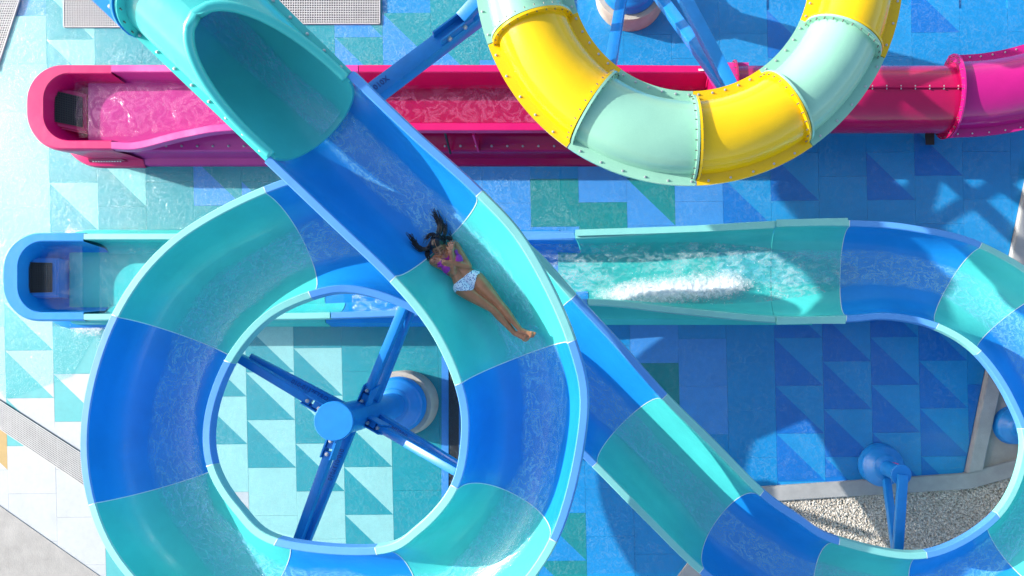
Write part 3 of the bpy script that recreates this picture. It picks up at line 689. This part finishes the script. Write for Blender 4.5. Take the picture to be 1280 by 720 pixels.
def stream(t0, t1, c0, c1, w0, w1, name='slide_water'):
    n = int((t1 - t0) * 9); rings, uv = [], []; L = 0; last = None
    for k in range(n + 1):
        t = t0 + (t1 - t0) * k / n; A, B, a, up, w, nn, d = frame(t); M = (A + B) / 2; hi = w / 2 - RIM; f = k / n
        c = c0 + (c1 - c0) * f; ww = w0 + (w1 - w0) * f
        if last is not None: L += (M - last).length
        last = M.copy(); r = []
        for i in range(13):
            q = -1 + 2 * i / 12; al = c + ww * q; x = math.copysign(abs(math.sin(al)) ** (2 / nn), math.sin(al)); h = -abs(math.cos(al)) ** (2 / nn)
            p = M + a * x * hi + up * (h * (d - .012) - .012); r.append(p + ((M + up * .2) - p).normalized() * (.010 + .012 * (1 - q * q))); uv.append((L, q))
        rings.append(r)
    o = loft(name, rings, STREAM, None, closed=False, autos=None, uv=uv)
    return tag(o, None, None, None, 'structure')
stream(-.02, 4, .12, .15, .55, .6); stream(4, 9, .30, .22, .62, .62); stream(9, 17, .12, .1, .55, .52); stream(18, 25, -.05, -.1, .46, .46); stream(25, 34.6, -.15, -.2, .6, .45)
# water inside the tube mouth
vs, uv = [], []; rings = []
for k in range(16):
    d = LT * k / 15; r = [J + back * d + (ax * math.sin(.1 + .45 * q) - upv * math.cos(.1 + .45 * q)) * (RT - .012) for q in [-1 + i / 6 for i in range(13)]]; rings.append(r); uv += [(-d, -1 + i / 6) for i in range(13)]
tag(loft('slide_water', rings, STREAM, None, closed=False, autos=None, uv=uv), kind='structure')
def water_sheet(name, poly, z, mat, sub=1, amp=0.0, sc=3.0):
    bm = bmesh.new(); vs = [bm.verts.new((p.x, p.y, z)) for p in poly]; bm.faces.new(vs)
    o = from_bm(name, bm, mat, None, kind='structure')
    return o
ZW = .545
def channel_water(t0, t1, mat, name='pool_water'):
    n = int((t1 - t0) * 8); vs, fs = [], []
    for k in range(n + 1):
        A, B, a, up, w, nn, d = frame(t0 + (t1 - t0) * k / n); M = (A + B) / 2; hi = w / 2 - RIM
        dep = min(1, max(0, (M.z - .012 - ZW) / (d - .012))); x = hi * max(.0, 1 - dep ** nn) ** (1 / nn) + .006
        for sg in (-1, 1): q = M + a * x * sg; vs.append(Vector((q.x, q.y, ZW)))
    for k in range(n): fs.append((2 * k, 2 * k + 1, 2 * k + 3, 2 * k + 2))
    tag(from_py(name, vs, fs, mat), kind='structure')
channel_water(32.55, 37.9, WILD)
channel_water(37.92, 39.96, POOLW)
water_sheet('pool_water', [P(50, 308, .55), P(103, 305, .55), P(103, 388, .55), P(60, 386, .55), P(52, 376, .55), P(48, 345, .55)], .545, POOLW)
water_sheet('pink_pool_water', [P(94, 97, .6), P(150, 94, .6), P(880, 94, .6), P(880, 153, .6), P(300, 153, .6), P(230, 161, .6), P(172, 170, .6), P(100, 172, .6), P(90, 140, .6)], .60, PINKW)
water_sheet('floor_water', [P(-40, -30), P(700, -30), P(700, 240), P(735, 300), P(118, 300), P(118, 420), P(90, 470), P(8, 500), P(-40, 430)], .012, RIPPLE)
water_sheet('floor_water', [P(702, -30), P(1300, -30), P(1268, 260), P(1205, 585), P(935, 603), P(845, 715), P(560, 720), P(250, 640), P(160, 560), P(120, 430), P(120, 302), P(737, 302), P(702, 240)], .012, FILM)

# white water where riders brake: lumpy foam crest plus flying drops
fm, fnt, fb = new_mat('foam'); fb.inputs['Base Color'].default_value = (.93, .96, .97, 1); fb.inputs['Roughness'].default_value = .55
fout = fnt.nodes['Material Output']; tc = node(fnt, 'ShaderNodeTexCoord')
nz = node(fnt, 'ShaderNodeTexNoise', Scale=12.0, Detail=10.0, Roughness=.78, Distortion=1.0); fnt.links.new(tc.outputs['Object'], nz.inputs['Vector'])
sep = node(fnt, 'ShaderNodeSeparateXYZ'); fnt.links.new(tc.outputs['UV'], sep.inputs[0])
ad = node(fnt, 'ShaderNodeMath', operation='ADD'); fnt.links.new(nz.outputs[0], ad.inputs[0]); fnt.links.new(sep.outputs[0], ad.inputs[1])
mr = node(fnt, 'ShaderNodeMapRange'); mr.inputs[1].default_value = .80; mr.inputs[2].default_value = 1.22; fnt.links.new(ad.outputs[0], mr.inputs[0])
tr = node(fnt, 'ShaderNodeBsdfTransparent'); ms = node(fnt, 'ShaderNodeMixShader'); fnt.links.new(mr.outputs[0], ms.inputs[0]); fnt.links.new(tr.outputs[0], ms.inputs[1]); fnt.links.new(fb.outputs[0], ms.inputs[2]); fnt.links.new(ms.outputs[0], fout.inputs[0])
n2 = node(fnt, 'ShaderNodeTexNoise', Scale=38.0, Detail=6.0, Roughness=.7); fnt.links.new(tc.outputs['Object'], n2.inputs['Vector'])
fnt.links.new(bump_from(fnt, n2.outputs[0], .8, .03), fb.inputs['Normal'])
def foam(name, quad, z, nx, ny, amp, dens, drops, label):
    """quad TL TR BR BL px; dens(u,v) in 0..1"""
    a, b, c, d = [P(q[0], q[1], z) for q in quad]; vs, uv, fs = [], [], []
    for i in range(nx + 1):
        for j in range(ny + 1):
            f, g = i / nx, j / ny; p = a.lerp(b, f).lerp(d.lerp(c, f), g); D = dens(f, g)
            hgt = (mnoise.noise(p * 5) * .6 + mnoise.noise(p * 13) * .4 + mnoise.noise(p * 29) * .25 + .45) * amp * max(0, D)
            vs.append(p + Vector((0, 0, hgt + .006))); uv.append((D, 0))
    for i in range(nx):
        for j in range(ny): q = i * (ny + 1) + j; fs.append((q, q + ny + 1, q + ny + 2, q + 1))
    o = from_py(name, vs, fs, fm, smooth=True, kind='stuff', uv=uv); tag(o, label, 'foam')
    if drops:
        vs, fs = [], []
        for _ in range(drops):
            f, g = random.random(), random.random()
            if random.random() > dens(f, g): continue
            p = a.lerp(b, f).lerp(d.lerp(c, f), g) + Vector((0, 0, random.uniform(.02, amp * 1.3))); r = random.uniform(.002, .007)
            n0 = len(vs); vs += [p + v * r for v in tv]; fs += [[q + n0 for q in ff] for ff in tf]
        dm = bpy.data.materials.get('drops') or painted('drops', (.85, .9, .92, 1), .15)
        tag(from_py('spray', vs, fs, dm, smooth=True, kind='stuff'), 'small drops flying over the ' + label, 'spray')
def d1(f, g):
    gc = .80 - .32 * f; half = .40 if f > .3 else .13 + .9 * f
    e = max(0, 1 - abs(g - gc) / half) ** .8
    return e * min(1, f / .22) * min(1, (1 - f) / .22) * .78
foam('brake_foam', [(720, 318), (966, 318), (966, 386), (720, 386)], .56, 150, 50, .05, d1, 1800, 'white churning foam in the teal runout right of centre')
foam('pool_foam', [(70, 262), (118, 262), (118, 293), (70, 293)], .03, 30, 18, .06, lambda f, g: .75 * max(0, g - .25) * min(1, f * 3) * min(1, (1 - f) * 3), 80, 'white water spilling on the floor behind the blue end basin')
foam('pool_foam', [(70, 402), (150, 402), (150, 440), (70, 440)], .03, 30, 18, .06, lambda f, g: .75 * max(0, .9 - g) * min(1, f * 3) * min(1, (1 - f) * 3), 80, 'white water spilling on the floor in front of the blue end basin')

# ------------------------------------------------------------------ support columns
def pedestal(parent, x, y, rc, hc, rb, hb, conc=True):
    if conc:
        bm = bmesh.new(); add_lathe(bm, (x, y, -.01), [(rc, 0), (rc, hc - .02), (rc - .02, hc + .01), (0, hc + .01)], seg=56); from_bm('concrete_footing', bm, RINGC, parent, autos=40)
    else: hc = 0
    bm = bmesh.new(); add_lathe(bm, (x, y, hc + .004), [(rb, 0), (rb, hb * .10), (rb - .012, hb * .13), (rb - .012, hb * .42), (rb * .93, hb * .54), (rb * .85, hb * .60), (rb * .83, hb * .62), (rb * .64, hb * .86), (rb * .60, hb * .90), (rb * .58, hb)], seg=56); from_bm('base_bell', bm, STEEL_BLUE, parent, smooth=True)
    return hc + hb
def column_shaft(parent, x, y, z0, z1, r, rcap):
    bm = bmesh.new(); add_lathe(bm, (x, y, 0), [(r, z0), (r, z1 - .06)], seg=40); s = from_bm('shaft', bm, STEEL_BLUE, parent, autos=40)
    bm = bmesh.new(); add_lathe(bm, (x, y, z1 - .06), [(rcap * .98, 0), (rcap, .01), (rcap, .05), (rcap - .012, .062), (0, .064)], seg=48); from_bm('cap', bm, STEEL_BLUE, parent, autos=40)
def letters(txt, p, d, up, size, parent):
    cu = bpy.data.curves.new('text', 'FONT'); cu.body = txt; cu.size = size; cu.extrude = .002; cu.align_x = 'CENTER'; cu.align_y = 'CENTER'; cu.resolution_u = 2
    tmp = bpy.data.objects.new('tmp', cu); C.objects.link(tmp)
    me = bpy.data.meshes.new_from_object(tmp.evaluated_get(bpy.context.evaluated_depsgraph_get())); C.objects.unlink(tmp); bpy.data.objects.remove(tmp)
    d = Vector(d).normalized(); n = Vector(up); n = (n - d * n.dot(d)).normalized(); y = n.cross(d)
    M = Matrix((d, y, n)).transposed().to_4x4(); M.translation = p; me.transform(M)
    link_mesh('lettering', me, INK, parent)
INK = painted('dark_blue_ink', (.008, .05, .25, 1), .5)
def arm(parent, col, zc, r, end, w, h, brk=True, txt=None, flip=False):
    c = Vector((col[0], col[1], zc)); d = Vector((end.x - c.x, end.y - c.y, 0)).normalized(); st = c + d * (r - .03)
    dd = (end - st).normalized(); s0 = st + dd * .26 if brk else st
    bm = bmesh.new(); add_beam(bm, s0, end, w, h, bevel=.008); b = from_bm('arm', bm, STEEL_BLUE, parent, autos=40)
    if brk:
        s = dd.cross(Vector((0, 0, 1))).normalized()
        bm = bmesh.new()
        for sg in (-1, 1): add_beam(bm, st + s * sg * (w / 2 + .012), st + dd * .36 + s * sg * (w / 2 + .012), .018, h + .06)
        add_beam(bm, st, st + dd * .22, w * .8, h * .9); k = from_bm('bracket', bm, STEEL_BLUE, parent, kind='stuff')
        bm = bmesh.new(); u = s.cross(dd)
        for f in (.12, .30): add_lathe(bm, st + dd * f + u * (h / 2 + .028 if f < .2 else h / 2), [(.026, 0), (.026, .022), (.014, .024), (.014, .04)], u, 8)
        from_bm('bolts', bm, BOLT, k, kind='stuff')
    if txt:
        s = dd.cross(Vector((0, 0, 1))).normalized(); u = s.cross(dd); mid = s0 + dd * .55 + u * (h / 2 + .001)
        letters(txt, mid, -dd if flip else dd, u, .085, b)
    return b
LC = P(508, 503); xL, yL = LC.x, LC.y
lc = thing('support_column', 'blue steel column with round cap and spread arms inside the round slide', 'column', (xL, yL, 0), 'slide support columns')
zt = pedestal(lc, xL, yL, .56, .40, .47, .36)
column_shaft(lc, xL, yL, zt - .05, 3.05, .215, .262)
for (u, v, z, za, zb_, txt, fl) in ((299, 447, 3.02, 2.82, 2.25, '010-0137ETRO', True), (507, 380, 3.0, 2.25, 1.8, None, False), (573, 590, 3.1, 2.3, 1.85, '010-0137410', True), (370, 684, 3.05, 2.82, 2.3, '010-0137010', False)):
    e = P(u, v, z); arm(lc, (xL, yL), za, .215, e, .105, .14); arm(lc, (xL, yL), zb_, .215, e + Vector((.05, .0, -.14)), .115, .11, False, txt, fl)
RC = P(1098.5, 580); xR, yR_ = RC.x, RC.y
rc = thing('support_column', 'short blue column with bell base standing on the kerb inside the right loop', 'column', (xR, yR_, 0), 'slide support columns')
zt = pedestal(rc, xR, yR_, .4, 0, .37, .42, False)
column_shaft(rc, xR, yR_, zt - .04, 1.05, .13, .165)
arm(rc, (xR, yR_), 1.10, .02, P(1122, 690, 1.22), .15, .10, False); arm(rc, (xR, yR_), .42, .22, P(1120, 690, 1.1), .12, .12, False)
scr = bmesh.new(); add_tube(scr, [Vector((xR + .02, yR_ + .125, .60)), Vector((xR + .07, yR_ + .116, .66)), Vector((xR + .03, yR_ + .13, .69)), Vector((xR + .08, yR_ + .115, .76))], .008, 6); from_bm('pink_mark', scr, PINK, rc)
TC = P(787, -3); xT, yT = TC.x, TC.y
tcl = thing('support_column', 'tall blue column on a round concrete footing at the top edge behind the yellow tube', 'column', (xT, yT, 0), 'slide support columns')
zt = pedestal(tcl, xT, yT, .59, .42, .49, .40)
column_shaft(tcl, xT, yT, zt - .05, 4.35, .23, .28)
e = P(921, 122, 3.84); arm(tcl, (xT, yT), 1.5, .23, e + Vector((-.02, .02, -.1)), .15, .14, False, '010-0137210', False); arm(tcl, (xT, yT), 2.95, .23, e, .15, .16, False)
e = P(757, 120, 3.86); arm(tcl, (xT, yT), 1.6, .23, e, .14, .16, False)
e = P(440, 138, 3.80); mainb = arm(tcl, (xT, yT), 2.75, .23, e, .20, .2, False)
st_ = Vector((xT, yT, 2.75)); q = st_.lerp(e, .62); arm(tcl, (xT, yT), 3.95, .23, q + Vector((0, 0, .16)), .15, .12, False)
bm = bmesh.new(); q2 = st_.lerp(e, .66) + Vector((0, 0, .13)); dd = (e - st_).normalized(); s = dd.cross(Vector((0, 0, 1))).normalized(); u = s.cross(dd)
for sg in (-1, 1): add_beam(bm, q2 - dd * .3 + s * sg * .07, q2 + dd * .22 + s * sg * .07, .02, .12)
gus = from_bm('gusset', bm, STEEL_BLUE, tcl, kind='stuff')
bm = bmesh.new()
for f in (-.15, .1): add_lathe(bm, q2 + dd * f + s * -.085, [(.03, -.01), (.03, .02), (.015, .03)], -s, 8)
from_bm('bolts', bm, BOLT, gus, kind='stuff')
letters('010X', st_.lerp(e, .90) + u * .102, -dd, u, .1, mainb)
be = P(1263, 531); b4 = thing('column_base', 'round blue column base on the tan walkway at the right edge', 'column base', (be.x, be.y, 0))
pedestal(b4, be.x, be.y, .3, 0, .33, .34, False); bm = bmesh.new(); add_lathe(bm, (be.x, be.y, .3), [(.14, 0), (.14, .7), (.0, .71)], seg=32); from_bm('shaft', bm, STEEL_BLUE, b4, autos=40)

# ------------------------------------------------------------------ the rider
def skin_mat():
    m, nt, b = new_mat('skin'); tc, nz, c = varied(nt, (.36, .145, .066, 1), .16, 9.0); nt.links.new(c, b.inputs['Base Color']); b.inputs['Roughness'].default_value = .3; b.inputs['Coat Weight'].default_value = .35; b.inputs['Coat Roughness'].default_value = .12
    b.inputs['Subsurface Weight'].default_value = .08; b.inputs['Subsurface Radius'].default_value = (.02, .008, .004); b.inputs['Subsurface Scale'].default_value = .3
    n3 = node(nt, 'ShaderNodeTexNoise', Scale=120.0, Detail=3.0); nt.links.new(tc.outputs['Object'], n3.inputs['Vector']); nt.links.new(bump_from(nt, n3.outputs[0], .1, .003), b.inputs['Normal'])
    return m
SKIN = skin_mat(); LIP = painted('lips', (.32, .07, .06, 1), .35); LASH = painted('lashes', (.012, .008, .006, 1), .5)
HAIR = painted('wet_black_hair', (.007, .006, .006, 1), .28)
TOPM = painted('magenta_swimwear', (.33, .015, .30, 1), .55)
def print_mat():
    m, nt, b = new_mat('dotted_swimwear'); tc = node(nt, 'ShaderNodeTexCoord'); vo = node(nt, 'ShaderNodeTexVoronoi', Scale=58.0); nt.links.new(tc.outputs['Object'], vo.inputs['Vector'])
    cr = node(nt, 'ShaderNodeValToRGB'); cr.color_ramp.interpolation = 'CONSTANT'; e = cr.color_ramp.elements; e[0].color = (.03, .11, .36, 1); e[1].position = .36; e[1].color = (.56, .70, .84, 1)
    nt.links.new(vo.outputs['Distance'], cr.inputs[0]); nt.links.new(cr.outputs[0], b.inputs['Base Color']); b.inputs['Roughness'].default_value = .6
    return m
BOTM = print_mat()
ZB = 3.70                                               # body mid plane above the trough bottom
def Q(u, v, dz=0.0): return P(u, v, ZB + dz)
person = thing('person', 'woman in a magenta and dotted bikini sliding on her back with arms crossed', 'person', Q(583, 352, -.1))
def capsule(bm, p0, p1, r0, r1, n=8, flat=1.0, upd=Vector((0, 0, 1)), seg=14):
    """tapered capsule as a convex hull of two spheres; flat squashes it along upd"""
    vs = []
    for p, r in ((p0, r0), (p1, r1)):
        for i in range(1, n):
            th = math.pi * i / n
            for k in range(seg):
                ph = 2 * math.pi * k / seg; v = Vector((math.sin(th) * math.cos(ph), math.sin(th) * math.sin(ph), math.cos(th))) * r
                v = v - upd * v.dot(upd) * (1 - flat); vs.append(bm.verts.new(p + v))
        vs.append(bm.verts.new(p + upd * r * flat)); vs.append(bm.verts.new(p - upd * r * flat))
    bmesh.ops.convex_hull(bm, input=vs)
def chain(bm, pts, flat=1.0):
    for (p0, r0), (p1, r1) in zip(pts, pts[1:]): capsule(bm, p0, p1, r0, r1, flat=flat)
B = bmesh.new()
up = Vector((0, 0, 1))
hipL, hipR = Q(596, 349), Q(577, 360)                     # image right / image left
shL, shR = Q(569, 307, .02), Q(542, 327, .02)
chest, waist, pelvis = Q(563, 325, .02), Q(575, 340), Q(585, 353)
across = (shL - shR).normalized(); along = (pelvis - chest).normalized()
# torso
chain(B, [(shL - across * .05, .062), (shR + across * .05, .062)])
chain(B, [(chest - across * .075 - along * .05, .098), (waist - across * .045, .082)], .92); chain(B, [(chest + across * .075 - along * .05, .098), (waist + across * .045, .082)], .92)
chain(B, [(waist - across * .045, .082), (pelvis - across * .075, .098)], .92); chain(B, [(waist + across * .045, .082), (pelvis + across * .075, .098)], .92)
capsule(B, chest - across * .075 + along * .06 + up * .055, chest - across * .085 + along * .075 + up * .05, .068, .062); capsule(B, chest + across * .075 + along * .06 + up * .055, chest + across * .085 + along * .075 + up * .05, .068, .062)
# neck and head
neck0, hd = Q(556, 317, .03), Q(548.5, 309.5, .07)
chain(B, [(neck0, .058), (hd + along * .02, .052)])
fdir = (Q(553.5, 320, .0) - Q(545, 302, 0)).normalized()   # crown -> chin in the picture plane
fx = up.cross(fdir).normalized(); fn = (up * .80 + fdir * .6).normalized()  # face normal: chin tucked towards the chest
fd = (fdir - fn * fdir.dot(fn)).normalized(); fx = fn.cross(fd).normalized()
FP = lambda x, y, z: hd + fx * x + fd * y + fn * z         # head space: x across, y down the face, z out of it
capsule(B, FP(0, -.035, -.012), FP(0, .01, -.01), .088, .08); capsule(B, FP(0, .03, .005), FP(0, .085, .028), .066, .034)
capsule(B, FP(0, .005, .07), FP(0, .042, .094), .010, .015)
for sg in (-1, 1):
    capsule(B, FP(sg * .032, .034, .045), FP(sg * .045, .03, .03), .026, .026); capsule(B, FP(sg * .018, -.012, .066), FP(sg * .048, -.010, .052), .011, .010)
    capsule(B, FP(sg * .078, .005, -.005), FP(sg * .076, .038, 0), .016, .011); capsule(B, FP(sg * .014, .045, .082), FP(sg * .010, .043, .084), .008, .009)
capsule(B, FP(-.016, .066, .066), FP(.016, .066, .066), .010, .010); capsule(B, FP(-.013, .078, .062), FP(.013, .078, .062), .010, .010)
# legs
knR, anR = Q(616, 386, .035), Q(643, 416, -.01); knL, anL = Q(624, 379, .03), Q(651, 413, .02)
for hp, kn, an, toe, ball in ((hipR, knR, anR, Q(663, 427, .03), Q(656, 423, .01)), (hipL, knL, anL, Q(671, 418, .06), Q(664, 418, .035))):
    th = hp.lerp(kn, .3); chain(B, [(hp, .099), (th, .093), (hp.lerp(kn, .7), .070), (kn, .052)])
    ca = kn.lerp(an, .28) - up * .012; chain(B, [(kn, .052), (ca, .056), (kn.lerp(an, .65), .042), (an, .033)])
    capsule(B, an - (kn - an).normalized() * -.0 - up * .015, an + (an - kn).normalized() * .02 - up * .02, .036, .034)   # heel
    dirf = (toe - an).normalized(); sidef = dirf.cross(up).normalized()
    chain(B, [(an + up * .0, .036), (an.lerp(ball, .6), .034), (ball, .032)], .85)
    capsule(B, ball - sidef * .02, ball + sidef * .022, .024, .022)
    for k, (o_, r, l) in enumerate(((-.030, .013, .050), (-.012, .010, .048), (.003, .0095, .043), (.017, .009, .037), (.030, .0085, .030))):
        capsule(B, ball + sidef * o_ * .9, ball + sidef * o_ + dirf * l - up * .004, r, r * .85)
# arms: the right forearm lies over the left one
elR, wrR = Q(567, 341, .06), Q(564.5, 314, .15); elL, wrL = Q(586, 333, .05), Q(557, 327.5, .135)
chain(B, [(shR, .056), (shR.lerp(elR, .35), .050), (elR, .040)]); chain(B, [(elR, .040), (elR.lerp(wrR, .28), .041), (wrR, .027)])
chain(B, [(shL, .056), (shL.lerp(elL, .35), .050), (elL, .040)]); chain(B, [(elL, .040), (elL.lerp(wrL, .28), .041), (wrL, .027)])
def hand(wr, tip, palm_n, thumb_side):
    d = (tip - wr).normalized(); s = d.cross(palm_n).normalized(); n_ = s.cross(d).normalized()
    kn_ = wr + d * .082
    for o_ in (-.028, -.009, .010, .028): capsule(B, wr + s * o_ * .55 + d * .012, kn_ + s * o_, .015, .0125)
    for o_, l in ((-.031, .058), (-.011, .074), (.010, .080), (.030, .070)):
        k0 = kn_ + s * o_; k1 = k0 + d * l * .55 + s * o_ * .25 - n_ * .005; k2 = k1 + d * l * .5 + s * o_ * .12 - n_ * .020
        chain(B, [(k0, .0105), (k1, .0092), (k2, .0075)])
    t0 = wr + d * .022 + s * thumb_side * .026; t1 = t0 + d * .034 + s * thumb_side * .030 - n_ * .006; t2 = t1 + d * .034 + s * thumb_side * .010 - n_ * .010
    chain(B, [(t0, .015), (t1, .012), (t2, .009)])
hand(wrR, Q(564, 303, .11), up, -1); hand(wrL, Q(541, 324.5, .10), up, -1)
body = from_bm('body', B, SKIN, person)
md = body.modifiers.new('Remesh', 'REMESH'); md.mode = 'VOXEL'; md.voxel_size = .0065
sm_ = body.modifiers.new('Smooth', 'SMOOTH'); sm_.factor = .5; sm_.iterations = 4
dg = bpy.context.evaluated_depsgraph_get(); bme = bpy.data.meshes.new_from_object(body.evaluated_get(dg))
body.modifiers.clear(); old = body.data; body.data = bme; bpy.data.meshes.remove(old); bme.name = 'body'; bme.shade_smooth()
if not bme.materials: bme.materials.append(SKIN)
def garment(name, test, mat, off=.006):
    bm = bmesh.new(); bm.from_mesh(bme); bm.normal_update()
    bmesh.ops.delete(bm, geom=[f for f in bm.faces if not test(f.calc_center_median(), f.normal)], context='FACES')
    for v in bm.verts: v.co += v.normal * off
    for _ in range(3): bmesh.ops.smooth_vert(bm, verts=[v for v in bm.verts if v.is_boundary], factor=.5, use_axis_x=True, use_axis_y=True, use_axis_z=True)
    r = bmesh.ops.extrude_face_region(bm, geom=bm.faces[:])
    for v in [g for g in r['geom'] if isinstance(g, bmesh.types.BMVert)]: v.co -= v.normal * (off + .003)
    return from_bm(name, bm, mat, person, smooth=True)
def t_bot(c, n):
    r = c - pelvis; y = r.dot(along); x = r.dot(across); 
    if not (-.075 < y < .13): return False
    return abs(x) < .19 and y < .012 + .11 * (1 - min(1, abs(x) / .15)) ** .8 + (.02 if n.z < -.2 else 0)
def t_top(c, n):
    r = c - chest; y = r.dot(along); x = r.dot(across)
    return -.045 + .2 * max(0, .05 - abs(x)) < y < .135 and abs(x) < .168 and r.z < .150
def not_arm(c):
    for a, b, rad in ((elR, wrR, .062), (elL, wrL, .062), (shR, elR, .068), (shL, elL, .068)):
        ab = b - a; f = max(0, min(1, (c - a).dot(ab) / ab.length_squared))
        if (c - (a + ab * f)).length < rad * .78: return False
    return True
garment('bikini_bottom', t_bot, BOTM); garment('bikini_top', lambda c, n: t_top(c, n) and not_arm(c), TOPM)
# face details
bm = bmesh.new()
for sg in (-1, 1): add_tube(bm, [FP(sg * x, y, z) for x, y, z in ((.018, .012, .072), (.032, .017, .071), (.047, .012, .060))], .0035, 6); add_tube(bm, [FP(sg * x, y, z) for x, y, z in ((.014, -.014, .078), (.032, -.020, .074), (.052, -.012, .060))], [.003, .0045, .002], 6)
from_bm('brows_and_lashes', bm, LASH, person, kind='stuff')
bm = bmesh.new(); capsule(bm, FP(-.017, .071, .073), FP(.017, .071, .073), .0075, .0075); from_bm('lips', bm, LIP, person, smooth=True)
# hair: cap plus wet locks dragged up the slide
bm = bmesh.new()
bmesh.ops.create_icosphere(bm, subdivisions=4, radius=1)
Mh = Matrix((fx, fd, fn)).transposed()
for v in bm.verts:
    c = v.co; v.co = hd + Mh @ Vector((c.x * .094, c.y * .106 - .030, c.z * .098 - .016)) + Vector((0, 0, 0)); v.co += (v.co - hd).normalized() * mnoise.noise(v.co * 30) * .006
def hair_keep(c):
    r = c - hd; y = r.dot(fd); z = r.dot(fn); x = r.dot(fx)
    return not (z > -.03 and y > -.050 + .9 * max(0, abs(x) - .05)) and not y > .06
bmesh.ops.delete(bm, geom=[f for f in bm.faces if not hair_keep(f.calc_center_median())], context='FACES')
hair = from_bm('hair', bm, HAIR, person, smooth=True)
rng = random.Random(3)
def locks(name, starts, wp, n, r0, spread):
    r0 *= .62
    for i in range(n * 2):
        bm = bmesh.new(); st = starts + Vector((rng.uniform(-.04, .04), rng.uniform(-.04, .04), rng.uniform(-.03, .02))); o = Vector((rng.gauss(0, spread), rng.gauss(0, spread), rng.uniform(-.01, .03))); pts = [st]; cut = rng.uniform(.55, 1.0)
        W_ = [st] + [w_ + o * (.3 + .7 * k / len(wp)) for k, w_ in enumerate(wp)]
        for k in range(15):
            t = (len(W_) - 1) * cut * (k + 1) / 15; q = crom(W_, t); f = (k + 1) / 15
            q = q + Vector((mnoise.noise(Vector((k * .35, i * 3.1, 0))), mnoise.noise(Vector((k * .35, i * 3.1, 9))), 0)) * .035 * f; pts.append(q)
        add_tube(bm, pts, [r0 * (1 - .93 * k / 15) + .0015 for k in range(16)], 6); from_bm(name, bm, HAIR, hair, smooth=True)
locks('lock', FP(.03, -.09, -.02), [Q(548, 291, .04), Q(550, 281, .03), Q(546, 272, .04), Q(541, 261, .06)], 34, .016, .034)
locks('lock', FP(.06, -.07, -.03), [Q(556, 294, .03), Q(557, 284, .02), Q(553, 276, .03)], 14, .012, .03)
locks('lock', FP(-.05, -.05, -.02), [Q(532, 311, .06), Q(524, 310, .07), Q(517, 301, .09), Q(510, 290, .12)], 30, .015, .026)
locks('lock', FP(-.05, -.02, -.05), [Q(535, 310, .02), Q(534, 320, .02), Q(536, 331, .02)], 14, .011, .03)
locks('lock', FP(.0, -.11, -.01), [Q(541, 293, .05), Q(535, 296, .05), Q(530, 304, .05)], 14, .012, .03)
locks('lock', FP(.07, -.04, -.03), [Q(558, 297, .02), Q(564, 300, 0), Q(561, 290, 0)], 10, .010, .02)
for x0, x1 in ((-.006, .010),):
    bm = bmesh.new(); pts = []
    for k in range(9):
        a_ = R(8 + 62 * k / 8); pts.append(hd + Mh @ Vector((x0 + (x1 - x0) * k / 8, -math.sin(a_) * .106 - .030 + .0, math.cos(a_) * .100 - .016)))
    add_tube(bm, pts, .0035, 6); from_bm('parting', bm, SKIN, hair, smooth=True)
